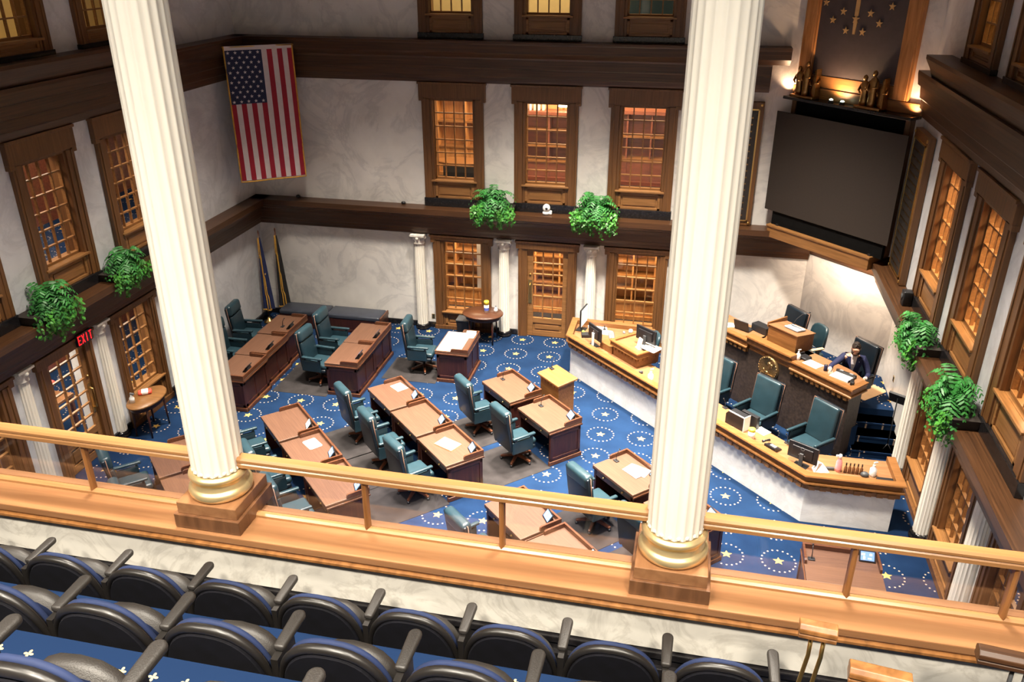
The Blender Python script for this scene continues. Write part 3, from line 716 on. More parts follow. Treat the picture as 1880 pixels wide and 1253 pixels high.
for i, p, lab in (('E2', (-.34, .04, .76), 'small black microphone on near desk before the lectern'), ('F1', (-.4, .03, .76), 'small black microphone on the desk with loose papers'), ('K', (-.42, .1, .76), 'small black microphone on the lone desk at right')):
    dup(m0, lab, on_desk(i, p), DP[i][3])
dup(m0, 'small black microphone on flag end desk of left wall row', on_desk('A1', (.1, .05, .76)), R9)
# dark chair mats of plain carpet behind the desks
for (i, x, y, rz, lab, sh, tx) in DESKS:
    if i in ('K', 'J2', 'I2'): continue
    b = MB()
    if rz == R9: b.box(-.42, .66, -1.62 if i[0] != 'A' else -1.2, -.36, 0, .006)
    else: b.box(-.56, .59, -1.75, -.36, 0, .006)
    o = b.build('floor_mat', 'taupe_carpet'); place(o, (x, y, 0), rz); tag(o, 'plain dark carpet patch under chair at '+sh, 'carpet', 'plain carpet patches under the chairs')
# ================================================================== rostrum
def sweep(b, path, prof):
    """sweep a closed profile (outward offset, z) along an open plan path with mitred corners; outward = right of travel"""
    n = len(path); rows = []
    for i in range(n):
        p = Vector(path[i][:2])
        d0 = (p-Vector(path[i-1][:2])).normalized() if i else None; d1 = (Vector(path[i+1][:2])-p).normalized() if i < n-1 else None
        n0 = Vector((d0.y, -d0.x)) if d0 else None; n1 = Vector((d1.y, -d1.x)) if d1 else None
        if n0 is None: m = n1
        elif n1 is None: m = n0
        else: m = (n0+n1)/(1+n0.dot(n1))
        rows.append([(p.x+m.x*o, p.y+m.y*o, z) for o, z in prof])
    k = len(prof); vs = [v for r in rows for v in r]
    fs = [(i*k+j, i*k+(j+1) % k, (i+1)*k+(j+1) % k, (i+1)*k+j) for i in range(n-1) for j in range(k)]+[tuple(range(k-1, -1, -1)), tuple((n-1)*k+j for j in range(k))]
    return b.add(vs, fs)
def dentils(b, path, off, z0, z1, step, w, d):
    """comb shaped moulding: one toothed strip per straight run"""
    for i in range(len(path)-1):
        p, q = Vector(path[i]), Vector(path[i+1]); L = (q-p).length; dr = (q-p)/L; nr = Vector((dr.y, -dr.x)); m = max(1, int(L/step))
        pts = [p+nr*off, q+nr*off][::-1]; front = []
        for j in range(m):
            c = L*(j+.5)/m
            for s_, o_ in ((-w/2, d*.35), (-w/2, d), (w/2, d), (w/2, d*.35)): front.append(p+dr*(c+s_)+nr*(off+o_))
        n = len(front); poly = [p+nr*off]+[p+nr*(off+d*.35)]+front+[q+nr*(off+d*.35)]+[q+nr*off]
        b.prism([(v.x, v.y) for v in poly], z0, z1)
PATH = [(9.70, -1.10), (8.29, -1.0), (8.29, -1.83), (12.92, -6.37), (14.33, -6.36), (14.31, -5.58)]
INNER = [(12.96, -5.60), (9.36, -1.98), (9.70, -1.62)]
t = thing('rostrum_counter', 'long marble fronted counter with wood rail and toothed moulding before the dais', 'counter')
b = MB(); b.prism(PATH+INNER, 0, .72); b.build('marble_front', 'marble_front', t)
b = MB(); b.prism(PATH+INNER, .72, .865); b.build('counter_body', 'light_wood', t)
b = MB(); b.prism(PATH+INNER, .865, .885); b.build('counter_top', 'counter_top', t)
b = MB(); sweep(b, PATH, [(-.035, .885), (-.035, .985), (.10, .985), (.11, .965), (.095, .95), (.055, .94), (.055, .855), (.10, .845), (.105, .82), (.075, .805), (.05, .79), (.05, .70), (-.0, .70)]); b.build('rail_moulding', 'light_wood', t)
b = MB(); dentils(b, PATH, .05, .70, .78, .17, .10, .03); b.build('toothed_moulding', 'panel_wood', t)
# raised clerk desk standing on the counter
RD = [(9.74, -2.22), (9.29, -2.46+.02), (9.82, -3.0), (10.25, -2.60)]
t = thing('raised_desk', 'raised wooden clerk desk with toothed edge standing on the counter', 'desk')
RDp = [(9.72, -2.06), (9.30, -2.46), (9.84, -3.0), (10.26, -2.60)]
b = MB(); b.prism(RDp, .885, 1.16); b.build('body', 'light_wood', t)
b = MB(); b.prism([(9.72, -2.0), (9.24, -2.46), (9.84, -3.06), (10.33, -2.60)], 1.16, 1.2); b.build('desktop', 'counter_top', t, bevel=.006)
pth = [(9.72, -2.02), (9.27, -2.46), (9.84, -3.03), (10.3, -2.60)]
b = MB(); sweep(b, pth, [(-.03, 1.2), (-.03, 1.24), (.045, 1.24), (.05, 1.22), (.03, 1.2), (.03, 1.14), (.04, 1.12), (.0, 1.09), (-.02, 1.09)]); b.build('rim', 'light_wood', t)
b = MB(); dentils(b, [(9.30, -2.46), (9.84, -3.0), (10.26, -2.6)], .0, 1.03, 1.09, .1, .06, .025); b.build('toothed_moulding', 'panel_wood', t)
b = MB(); b.prism([(9.2, -1.95), (8.98, -2.17), (9.27, -2.46), (9.5, -2.24)], .885, 1.04)
tag(b.build('step_box', 'light_wood', bevel=.005), 'low wooden box beside the raised clerk desk on the counter', 'box')
# ---- dais
DPOLY = [(10.8, -.02), (13.27, -.02), (14.9, -1.64), (14.9, -3.1), (14.12, -3.1), (14.12, -3.85), (13.8, -4.1), (10.8, -1.1)]
b = MB(); b.prism(DPOLY, 0, .55); struct(b.build('floor_dais', 'carpet'))
for k, (y, z) in enumerate(((-3.1, .41), (-3.42, .275), (-3.74, .14))):
    b = MB(); b.box(14.05, 14.9, y-.32, y, 0, z); b.box(14.03, 14.9, y-.34, y, z-.03, z); o = struct(b.build('floor_step_%d' % (k+1), 'carpet'))
UF = [(10.75, -1.15), (13.80, -4.2), (14.10, -3.86)]
t = thing('dais_counter', 'tall dark fronted upper counter with wooden rails on the dais', 'counter')
b = MB(); b.prism([(10.75, -1.15), (13.80, -4.2), (14.08, -3.84), (13.98, -3.76), (13.78, -3.98), (10.87, -1.03)], 0, 1.32); b.build('dark_front', 'rostrum_dark', t)
b = MB(); b.prism([(12.82, -3.22), (13.84, -4.24), (14.14, -3.90), (13.98, -3.52), (13.86, -3.35), (13.0, -2.5), (12.7, -2.75), (12.68, -2.84)], 1.44, 1.5); b.build('desktop', 'counter_top', t, bevel=.006)
b = MB(); b.prism([(10.70, -1.10), (12.12, -2.52), (12.4, -2.24), (12.42, -1.94), (11.95, -1.52), (11.3, -.75)], 1.44, 1.5); b.build('desktop', 'counter_top', t, bevel=.006)
b = MB(); b.prism([(12.08, -2.48), (12.84, -3.24), (13.3, -2.82), (12.52, -2.04)], 1.30, 1.5); b.build('center_body', 'light_wood', t)
prf = [(-.05, 1.5), (-.05, 1.515), (.07, 1.515), (.075, 1.49), (.04, 1.47), (.04, 1.37), (.07, 1.355), (.07, 1.33), (.02, 1.30), (-.03, 1.30)]
b = MB(); sweep(b, [(12.84, -3.24), (13.80, -4.2), (14.10, -3.86)], prf); b.build('rail_moulding', 'light_wood', t)
b = MB(); sweep(b, [(10.75, -1.15), (12.06, -2.46)], prf); b.build('rail_moulding', 'light_wood', t)
b = MB(); sweep(b, [(12.04, -2.44), (12.86, -3.26)], [(-.1, 1.5), (-.1, 1.62), (.09, 1.62), (.095, 1.59), (.05, 1.57), (.05, 1.45), (.03, 1.42), (-.02, 1.42)]); b.build('center_rail', 'light_wood', t)
b = MB(); dentils(b, [(12.84, -3.24), (13.80, -4.2)], .0, 1.24, 1.30, .12, .07, .05); b.build('toothed_moulding', 'panel_wood', t); b = MB(); dentils(b, [(10.75, -1.15), (12.06, -2.46)], .0, 1.24, 1.30, .12, .07, .05); b.build('toothed_moulding', 'panel_wood', t)
# seal
t = thing('round_seal', 'round bronze seal mounted on the dark dais front', 'seal', (12.47, -2.87, 1.12), -PI/4)
b = MB(); b.lathe([(0, .03), (.20, .03), (.215, .045), (.235, .045), (.25, .03), (.26, 0)], 40, cap=False)
for v in range(len(b.v)): x, y, z = b.v[v]; b.v[v] = (x, -z, y)
b.build('disc', 'seal_bronze', t)
b = MB()
for k in range(24): a = 2*PI*k/24; b.ball((.228*math.cos(a), -.045, .228*math.sin(a)), .012, 6, 4)
for k in range(7): b.ball((random.uniform(-.12, .12), -.03, random.uniform(-.12, .1)), (random.uniform(.02, .06), .018, random.uniform(.02, .07)), 8, 6)
b.box(-.14, .14, -.045, -.02, -.14, -.125)
b.build('relief', 'seal_bronze', t)
# lectern box on the dais counter
t = thing('lectern_box', 'wooden lectern box on the dais counter holding an open binder', 'lectern', (12.83, -2.56, 1.5), -PI/4)
b = MB(); b.add([(-.36, -.26, 0), (.36, -.26, 0), (.36, .26, 0), (-.36, .26, 0), (-.36, -.26, .40), (.36, -.26, .40), (.36, .26, .34), (-.36, .26, .34)], [(3, 2, 1, 0), (4, 5, 6, 7), (0, 1, 5, 4), (1, 2, 6, 5), (2, 3, 7, 6), (3, 0, 4, 7)]); b.build('body', 'light_wood', t, bevel=.008)
b = MB(); b.add([(-.38, -.28, .40), (.38, -.28, .40), (.38, .28, .335), (-.38, .28, .335), (-.38, -.28, .425), (.38, -.28, .425), (.38, .28, .36), (-.38, .28, .36)], [(3, 2, 1, 0), (4, 5, 6, 7), (0, 1, 5, 4), (1, 2, 6, 5), (2, 3, 7, 6), (3, 0, 4, 7)]); b.build('sloped_top', 'counter_top', t, bevel=.006)
b = MB(); b.box(-.38, -.35, -.28, .28, .36, .45); b.build('edge_strip', 'light_wood', t)
t = thing('open_binder', 'open white binder lying on the lectern box', 'binder', (12.88, -2.6, 1.905), -PI/4)
b = MB(); b.at(0, 0, 0, 0, -.115); b.box(-.17, .17, -.12, .14, 0, .012); b.build('cover', 'grey_plastic', t); b = MB(); b.at(0, 0, 0, 0, -.115); b.box(-.16, -.01, -.11, .13, .012, .022); b.box(.01, .16, -.11, .13, .012, .026); b.build('pages', 'paper', t)
b = MB(); b.at(0, 0, 0, 0, -.115); b.tube([(-.13, .05, .03), (.13, .05, .03)], .012, 8); b.build('clip', 'dark_grey', t)
t = thing('gooseneck_microphone', 'long thin gooseneck microphone rising above the lectern box', 'microphone', (12.88, -2.30, 1.865), -PI/4)
b = MB(); b.lathe([(.03, 0), (.03, .015), (.01, .02)], 10); b.build('base', 'black_plastic', t)
b = MB(); b.tube([(0, 0, .015), (.06, 0, .14), (.16, .03, .27), (.30, .05, .36)], .006, 6); b.build('stem', 'dark_grey', t); b = MB(); b.ball((.315, .052, .365), (.022, .014, .014), 8, 6); b.build('head', 'black_plastic', t)

# ---- clerk armchairs (square backs, no head cushion) ----------------------
def make_clerk(label, mat='leather_light', mat2='leather_navy'):
    t = thing('square_armchair', label, 'chair', group='square backed leather chairs behind counters')
    b = MB(); b.box(-.27, .27, -.24, .27, .38, .50); b.build('seat', mat, t, bevel=.05, seg=4)
    b = MB(); b.at(0, -.27, .40, 0, .14); b.box(-.32, .32, -.085, -.01, .0, .82); b.build('back_shell', mat2, t, bevel=.02, seg=3)
    b = MB(); b.at(0, -.27, .40, 0, .14); b.box(-.29, .29, -.02, .075, .06, .83); b.build('backrest', mat, t, bevel=.05, seg=4)
    b = MB(); b.at(0, -.27, .40, 0, .14)
    b.tube([(-.325, -.02, .05), (-.325, -.02, .81), (.325, -.02, .81), (.325, -.02, .05)], .011, 6); b.build('piping', 'piping', t)
    for sx in (-1, 1):
        b = MB(); b.box(sx*.325-.03, sx*.325+.03, -.30, .24, .62, .67); a = b.build('armrest', mat, t, bevel=.02, seg=3)
        b = MB(); b.box(sx*.325-.018, sx*.325+.018, -.28, .16, .36, .60); b.build('side_panel', mat2, t, bevel=.01)
        b = MB(); b.box(sx*.325-.015, sx*.325+.015, .1, .14, .58, .63); b.build('arm_support', mat2, a)
    b = MB(); b.tube([(0, 0, .08), (0, 0, .38)], .03, 10); b.build('post', 'black_plastic', t)
    for k in range(5):
        a = PI/2+2*PI*k/5; b = MB(); b.at(0, 0, 0, a); b.tube([(.02, 0, .12), (.3, 0, .06)], [.03, .02], 8); l = b.build('leg', 'chair_wood', t)
        b = MB(); b.ball((.30*math.cos(a), .30*math.sin(a), .03), .03, 10, 6); b.build('caster', 'black_plastic', l)
    return t
F = PI*.75
c0 = place(make_clerk('square blue leather chair partly hidden by right column behind counter'), (11.32, -3.02, 0), F)
dup(c0, 'square blue leather chair behind counter facing the black binder', (12.20, -3.82, 0), F+.05)
dup(c0, 'square blue leather chair behind the computer with ring mark', (13.16, -4.56, 0), F-.03)
c1 = place(make_clerk('square black leather chair the bearded man sits in', 'leather_navy', 'black_plastic'), (14.0, -2.86, .55), F-.1)
dup(c1, 'tilted black leather chair behind the lectern box', (12.78, -1.42, .55), F-.15)
def make_task(label):
    t = thing('task_chair', label, 'chair', group='round backed task chairs')
    b = MB(); b.box(-.25, .25, -.23, .25, .42, .51); b.build('seat', 'leather_light', t, bevel=.04, seg=4)
    vs = []; W, H = .25, .27; n = 16
    b = MB(); b.at(0, -.26, .80, 0, .1)
    for (y, sc) in ((-.035, .93), (-.03, 1.), (.02, 1.), (.035, .9)):
        vs += [((W*sc)*math.copysign(abs(math.cos(2*PI*k/n))**.6, math.cos(2*PI*k/n)), y-.06*(math.cos(2*PI*k/n))**2*-1, (H*sc)*math.copysign(abs(math.sin(2*PI*k/n))**.6, math.sin(2*PI*k/n))) for k in range(n)]
    fs = [(j*n+k, j*n+(k+1) % n, (j+1)*n+(k+1) % n, (j+1)*n+k) for j in range(3) for k in range(n)]+[tuple(range(n-1, -1, -1)), tuple(3*n+k for k in range(n))]
    b.add(vs, fs, True); b.build('backrest', 'leather_light', t)
    b = MB(); b.box(-.03, .03, -.33, -.28, .40, .72); b.box(-.03, .03, -.3, 0, .38, .42); b.build('back_support', 'black_plastic', t, bevel=.006)
    for sx in (-1, 1):
        b = MB(); b.box(sx*.30-.04, sx*.30+.04, -.14, .16, .66, .69); a = b.build('armrest', 'tan_card', t, bevel=.012, seg=3)
        b = MB(); b.box(sx*.30-.02, sx*.30+.02, -.04, .04, .42, .66); b.box(min(sx*.2, sx*.3), max(sx*.2, sx*.3), -.04, .04, .40, .43); b.build('arm_support', 'black_plastic', a)
    b = MB(); b.tube([(0, 0, .08), (0, 0, .42)], .028, 10); b.build('post', 'black_plastic', t)
    for k in range(5):
        a = PI/2+2*PI*k/5; b = MB(); b.at(0, 0, 0, a); b.tube([(.02, 0, .1), (.28, 0, .06)], [.028, .02], 8); l = b.build('leg', 'black_plastic', t)
        b = MB(); b.ball((.28*math.cos(a), .28*math.sin(a), .03), .03, 10, 6); b.build('caster', 'black_plastic', l)
    return t
t0 = place(make_task('blue round backed task chair at the counter left of right column'), (9.92, -1.62, 0), PI*.62)
dup(t0, 'grey blue round backed task chair right of the lectern box', (13.33, -1.75, .55), F-.25)

# ---- things on the lower counter ------------------------------------------
CZ = .886
def monitor(label, loc, rz, w=.52, h=.31, lift=.14, mark=None, stand='dark_grey'):
    t = thing('computer_monitor', label, 'monitor', loc, rz, 'computer monitors on the counter')
    b = MB(); b.box(-w/2, w/2, -.025, .012, lift, lift+h); b.box(-w/2+.08, w/2-.08, -.05, -.02, lift+.05, lift+h-.06); b.build('casing', 'black_plastic', t, bevel=.006)
    b = MB(); b.box(-w/2+.015, w/2-.015, .012, .014, lift+.02, lift+h-.015); b.build('screen', 'screen_pale', t)
    b = MB(); b.box(-.035, .035, -.075, -.045, .01, lift+.15); b.build('stand_arm', stand, t, bevel=.006); b = MB(); b.box(-.12, .12, -.15, .06, 0, .014); b.build('base', 'black_plastic', t, bevel=.005)
    if mark == 'ring':
        b = MB(); b.lathe([(.026, 0), (.034, 0)], 24, cap=False)
        for v in range(len(b.v)): x, y, z = b.v[v]; b.v[v] = (x, -.052, y+lift+h-.075)
        b.build('ring_mark', 'grey_plastic', t); b = MB(); b.box(-.06, .06, -.0515, -.05, lift+.105, lift+.12); b.build('mark', 'grey_plastic', t)
    if mark == 'square': b = MB(); b.box(-.02, .02, -.052, -.05, lift+.17, lift+.21); b.build('mark', 'grey_plastic', t)
    return t
monitor('black monitor turned edge on at the far left counter corner', (8.50, -1.33, CZ), -1.75, .46, .42, .14)
monitor('black monitor on white arm seen from behind at counter left', (8.86, -2.08, CZ), -PI/4-.1, .50, .30, .16, 'square', 'white_plastic')
monitor('black monitor leaning on the raised clerk desk', (9.98, -2.60, 1.2), -PI/4+.1, .54, .31, .13)
monitor('black monitor with ring mark seen from behind at counter right', (12.86, -6.0, CZ), -PI/4+.25, .52, .31, .1, 'ring')
def slab_item(name, label, cat, loc, rz, dims, mat, bevel=.004, group=None):
    b = MB(); b.box(-dims[0]/2, dims[0]/2, -dims[1]/2, dims[1]/2, 0, dims[2]); o = b.build(name, mat, bevel=bevel); place(o, loc, rz); return tag(o, label, cat, group)
t = thing('keyboard', 'grey keyboard on the counter worktop at far left', 'keyboard', (9.17, -1.56, CZ), -PI/4-.6)
b = MB(); b.box(-.22, .22, -.07, .07, 0, .018); b.build('body', 'dark_grey', t, bevel=.004)
b = MB()
for r in range(5):
    for c in range(14): b.box(-.205+c*.0295, -.205+c*.0295+.024, -.06+r*.024, -.06+r*.024+.019, .018, .026)
b.build('keys', 'grey_plastic', t)
b = MB(); b.ball((0, 0, .0), (.033, .055, .03), 12, 8); tag(place(b.build('computer_mouse', 'grey_plastic'), (9.42, -1.30, CZ+.012), .3), 'grey computer mouse on the counter worktop', 'mouse')
slab_item('paper_sheet', 'white paper near back rail of the counter worktop', 'paper', (8.80, -1.14, CZ), .2, (.42, .26, .004), 'paper', 0)
slab_item('paper_sheet', 'white paper beside the grey keyboard on the counter', 'paper', (8.98, -1.36, CZ), -.2, (.32, .24, .004), 'paper', 0)
t = thing('hand_stamp', 'small black hand stamp on papers at the counter worktop', 'stamp', (8.97, -1.24, CZ+.004)); b = MB(); b.box(-.03, .03, -.02, .02, 0, .03); b.build('base', 'black_plastic', t); b = MB(); b.lathe([(.012, .03), (.012, .07), (.02, .09), (.0, .11)], 10); b.build('handle', 'black_plastic', t)
slab_item('desk_phone', 'small black desk phone left of the raised desk monitor', 'phone', (9.55, -1.72, CZ), .3, (.2, .16, .05), 'black_plastic', .01)
t = thing('candle_jar', 'small pale jar with yellow content on counter worktop', 'jar', (9.58, -1.50, CZ)); b = MB(); b.lathe([(.045, 0), (.045, .09)], 14); b.build('jar', 'yellow_lid', t); b = MB(); b.lathe([(.047, .09), (.047, .17), (.03, .19)], 14); b.build('lid', 'white_plastic', t)
t = thing('phone_dock', 'white phone standing in front of the raised desk monitor', 'phone', (9.83, -2.72, 1.2), -PI/4-.2); b = MB(); b.at(0, 0, 0, 0, -.25); b.box(-.06, .06, -.02, .02, 0, .24); b.build('handset', 'white_plastic', t, bevel=.012, seg=3); b = MB(); b.box(-.08, .08, -.03, .12, 0, .03); b.build('base', 'white_plastic', t, bevel=.006)
b = MB(); b.add([(-.2, -.14, 0), (.2, -.14, -.02), (.22, .14, .0), (-.2, .14, .01), (0, 0, .03)], [(0, 1, 4), (1, 2, 4), (2, 3, 4), (3, 0, 4)]); o = b.build('paper_sheet', 'paper'); place(o, (10.08, -2.72, 1.26), -.6); tag(o, 'curled white papers hanging over the raised desk rim', 'paper')
slab_item('ring_binder', 'black binder with books lying flat behind left monitor', 'binder', (8.62, -1.66, CZ), .2, (.24, .18, .07), 'black_plastic')
b = MB(); b.lathe([(.035, 0), (.045, .03), (.03, .08), (.0, .1)], 10); tag(place(b.build('tape_roll', 'lime'), (8.53, -1.56, CZ)), 'small green tape roll at the far left counter corner', 'tape')
def pump(label, loc, s=1.):
    t = thing('pump_bottle', label, 'bottle', loc, .5, 'pump bottles of hand gel'); b = MB(); b.lathe([(.045*s, 0), (.05*s, .02), (.05*s, .12*s), (.025*s, .15*s), (.02*s, .17*s)], 16); b.build('bottle', 'white_plastic', t)
    b = MB(); b.lathe([(.022*s, .17*s), (.022*s, .19*s), (.007, .195*s), (.007, .22*s)], 10); b.box(-.015, .05*s, -.012, .012, .22*s, .235*s); b.build('pump', 'white_plastic', t); return t
pump('white pump bottle on the counter left of right column', (10.16, -3.50, CZ), 1.15); pump('white pump bottle at right end of the counter', (13.98, -6.08, CZ), 1.1)
slab_item('tape_dispenser', 'small dark tape dispenser near left white pump bottle', 'dispenser', (9.95, -3.22, CZ), .5, (.08, .05, .06), 'dark_grey', .01)
# black box files with white edge
t = thing('box_file', 'black document box with white edge on counter right of column', 'box', (11.82, -4.92, CZ), -PI/4+.05)
b = MB(); b.add([(-.21, -.08, 0), (.21, -.08, 0), (.21, .08, 0), (-.21, .08, 0), (-.21, -.08, .20), (-.14, -.08, .28), (.21, -.08, .28), (-.21, .08, .20), (-.14, .08, .28), (.21, .08, .28)], [(3, 2, 1, 0), (0, 1, 6, 5, 4), (2, 3, 7, 8, 9), (1, 2, 9, 6), (0, 4, 7, 3), (4, 5, 8, 7), (5, 6, 9, 8)]); b.build('box', 'black_plastic', t, bevel=.004)
b = MB(); b.box(-.14, .215, -.085, -.07, .27, .288); b.box(.205, .218, -.085, .085, .0, .288); b.build('white_edge', 'paper', t)
slab_item('box_file', 'second black document box just behind the white edged box', 'box', (12.05, -4.86, CZ), -PI/4+.05, (.36, .08, .25), 'black_plastic')
slab_item('paper_sheet', 'white paper beside the black document boxes on counter', 'paper', (12.27, -5.02, CZ), -PI/4, (.24, .2, .004), 'paper', 0)
t = thing('wipes_tub', 'white tub with lime yellow lid beside the document boxes', 'tub', (12.06, -5.30, CZ)); b = MB(); b.lathe([(.06, 0), (.06, .15)], 18); b.build('tub', 'white_plastic', t); b = MB(); b.lathe([(.063, .15), (.063, .19), (.05, .2)], 18); b.build('lid', 'lime', t)
t = thing('desk_phone', 'black desk phone with handset on the counter', 'phone', (12.42, -5.58, CZ), -PI/4)
b = MB(); b.add([(-.12, -.1, 0), (.12, -.1, 0), (.12, .1, 0), (-.12, .1, 0), (-.12, -.1, .09), (.12, -.1, .09), (.12, .1, .02), (-.12, .1, .02)], [(3, 2, 1, 0), (4, 5, 6, 7), (0, 1, 5, 4), (1, 2, 6, 5), (2, 3, 7, 6), (3, 0, 4, 7)]); b.build('body', 'black_plastic', t, bevel=.008)
b = MB(); b.tube([(-.17, -.08, .09), (-.16, 0, .085), (-.165, .09, .06)], [.025, .014, .025], 8); b.build('handset', 'black_plastic', t); b = MB(); b.box(-.03, .09, -.06, .0, .075, .085); b.build('display', 'grey_plastic', t)
dup(m0, 'small black microphone on counter beside the document boxes', (11.62, -4.30, CZ), F); dup(m0, 'small black microphone on counter above the desk phone', (12.68, -5.35, CZ), F)
slab_item('paper_stack', 'white papers in front of the ring marked monitor', 'paper', (12.60, -5.98, CZ), -.5, (.2, .14, .015), 'paper', 0)
t = thing('paper_bag', 'crumpled white bag right of the ring marked monitor', 'bag', (13.14, -6.10, CZ), .3); b = MB(); b.add([(-.12, -.08, 0), (.14, -.08, 0), (.12, .08, 0), (-.1, .08, 0), (-.05, -.05, .17), (.05, .02, .12), (-.02, .06, .15)], [(3, 2, 1, 0), (0, 1, 5, 4), (1, 2, 5), (2, 3, 6, 5), (3, 0, 4, 6), (4, 5, 6)]); b.build('bag', 'paper', t)
slab_item('stapler', 'small dark stapler between white bag and pink bottle', 'stapler', (13.30, -6.05, CZ), .1, (.16, .05, .05), 'dark_grey', .01)
t = thing('spray_bottle', 'pink and white spray bottle on right part of counter', 'bottle', (13.44, -6.05, CZ), .3); b = MB(); b.lathe([(.05, 0), (.055, .05), (.05, .17), (.028, .23), (.022, .25)], 16); b.build('bottle', 'pink', t); b = MB(); b.lathe([(.03, .25), (.032, .29), (.02, .32)], 12); b.box(-.07, .02, -.015, .015, .28, .31); b.build('sprayer', 'white_plastic', t)
for k in range(5):
    t = thing('small_bottle', ['leftmost', 'second', 'middle', 'fourth', 'rightmost'][k]+' small amber bottle in the dark row on counter', 'bottle', (13.55+.062*k, -6.08, CZ), 0, 'row of small amber bottles'); b = MB(); b.lathe([(.027, 0), (.027, .1), (.012, .13), (.011, .15)], 12); b.build('bottle', 'amber', t); b = MB(); b.lathe([(.013, .15), (.010, .19), (.0, .2)], 10); b.build('cap', 'black_plastic', t)
b = MB(); b.ball((0, 0, .03), (.07, .06, .05), 12, 8); tag(place(b.build('leather_pouch', 'dark_grey'), (13.85, -6.12, CZ)), 'small dark pouch left of the right pump bottle', 'pouch')
slab_item('pen_tray', 'long black tray at right end of the counter', 'tray', (14.15, -6.22, CZ), 0, (.26, .1, .05), 'black_plastic', .01)
# ---- things on the dais counter
UZ = 1.501
t = thing('desk_phone', 'black desk phone on dais counter right of the lectern box', 'phone', (13.08, -3.08, UZ), -PI/4); b = MB(); b.box(-.11, .11, -.1, .1, 0, .05); b.build('body', 'black_plastic', t, bevel=.02, seg=3); b = MB(); b.tube([(-.09, -.08, .07), (-.09, 0, .075), (-.09, .09, .07)], [.024, .014, .024], 8); b.build('handset', 'black_plastic', t)
pump('white pump bottle on dais counter beside the black phone', (12.95, -3.16, UZ), .9)
slab_item('paper_sheet', 'white paper on dais counter left of the dark can', 'paper', (13.22, -3.32, UZ), -PI/4, (.32, .24, .006), 'paper', 0)
t = thing('drink_can', 'dark blue drink can on the dais counter', 'can', (13.42, -3.55, UZ)); b = MB(); b.lathe([(.03, 0), (.035, .01), (.035, .11), (.028, .125)], 16); b.build('can', 'suit_navy', t); b = MB(); b.lathe([(.028, .125), (.03, .128), (.0, .126)], 16); b.build('lid', 'chrome', t)
t = thing('letter_tray', 'clear tray of papers in front of the bearded man', 'tray', (13.70, -3.76, UZ), -PI/4+.12); b = MB(); b.box(-.19, .19, -.13, .13, 0, .012); b.build('papers', 'paper', t); b = MB(); b.box(-.2, .2, .11, .16, 0, .06); b.build('organizer', 'black_plastic', t, bevel=.006); b = MB(); b.box(.185, .2, -.13, .13, 0, .04); b.build('side', 'dark_grey', t)
for k, x in enumerate((-.1, .1)): b = MB(); b.box(x-.035, x+.035, .115, .155, .06, .064); b.build('label_strip', 'grey_plastic', t)
slab_item('stapler', 'black stapler at right end of the dais counter', 'stapler', (13.84, -4.0, UZ), -.2, (.07, .16, .06), 'black_plastic', .015)
slab_item('paper_sheet', 'white paper on dais counter beside the right column', 'paper', (11.62, -1.78, UZ), .2, (.3, .22, .005), 'paper', 0)
t = thing('laptop', 'open black laptop with pale screen on left part of dais', 'laptop', (11.98, -1.9, UZ), F+.2); b = MB(); b.box(-.17, .17, -.12, .12, 0, .02); b.build('keyboard_base', 'black_plastic', t, bevel=.004); b = MB(); b.at(0, .12, .02, 0, -.3); b.box(-.17, .17, -.008, .008, 0, .23); b.build('display', 'black_plastic', t, bevel=.004); b = MB(); b.at(0, .12, .02, 0, -.3); b.box(-.15, .15, -.011, -.008, .02, .21); b.build('screen', 'screen_pale', t)
slab_item('document_box', 'black document box left of the lectern box', 'box', (12.32, -1.98, UZ), -PI/4, (.4, .2, .16), 'black_plastic', .008)
b = MB(); b.prism([(14.40, -2.80), (14.88, -2.34), (14.88, -2.25), (14.62, -2.0), (14.1, -2.55)], .55, .558); tag(b.build('floor_mat', 'tan_card'), 'pale tan mat on the dais landing beside the man', 'mat')
# music stand
t = thing('music_stand', 'black music stand beside the column at the dais steps', 'stand', (14.70, -3.9, .14), -.6)
b = MB(); b.tube([(0, 0, .04), (0, 0, 1.12)], .012, 8); b.build('pole', 'black_plastic', t); b = MB(); b.at(0, 0, 1.1, 0, -1.1); b.box(-.16, .16, -.1, .14, -.006, .006); b.box(-.16, .16, -.1, -.09, 0, .04); b.build('desk_plate', 'black_plastic', t)
for k in range(3): a = 2*PI*k/3; b = MB(); b.tube([(0, 0, .12), (.08*math.cos(a), .08*math.sin(a), .01)], .008, 6); b.build('leg', 'black_plastic', t)
# lectern on the floor
t = thing('floor_lectern', 'plain light wood lectern standing before the marble counter', 'lectern', (8.36, -4.09, 0), -PI/4)
b = MB(); b.add([(-.31, -.19, .0), (.31, -.19, .0), (.31, .19, .0), (-.31, .19, .0), (-.31, -.19, 1.06), (.31, -.19, 1.06), (.31, .19, 1.1), (-.31, .19, 1.1)], [(3, 2, 1, 0), (4, 5, 6, 7), (0, 1, 5, 4), (1, 2, 6, 5), (2, 3, 7, 6), (3, 0, 4, 7)]); b.build('body', 'light_wood', t, bevel=.006)
b = MB(); b.add([(-.36, -.24, 1.05), (.36, -.24, 1.05), (.36, .24, 1.1), (-.36, .24, 1.1), (-.36, -.24, 1.09), (.36, -.24, 1.09), (.36, .24, 1.14), (-.36, .24, 1.14)], [(3, 2, 1, 0), (4, 5, 6, 7), (0, 1, 5, 4), (1, 2, 6, 5), (2, 3, 7, 6), (3, 0, 4, 7)]); b.build('sloped_top', 'light_wood', t, bevel=.008)
b = MB(); dentils(b, [(-.31, -.19), (.31, -.19)][::1], .0, .97, 1.04, .09, .05, .02); b.build('toothed_moulding', 'panel_wood', t)
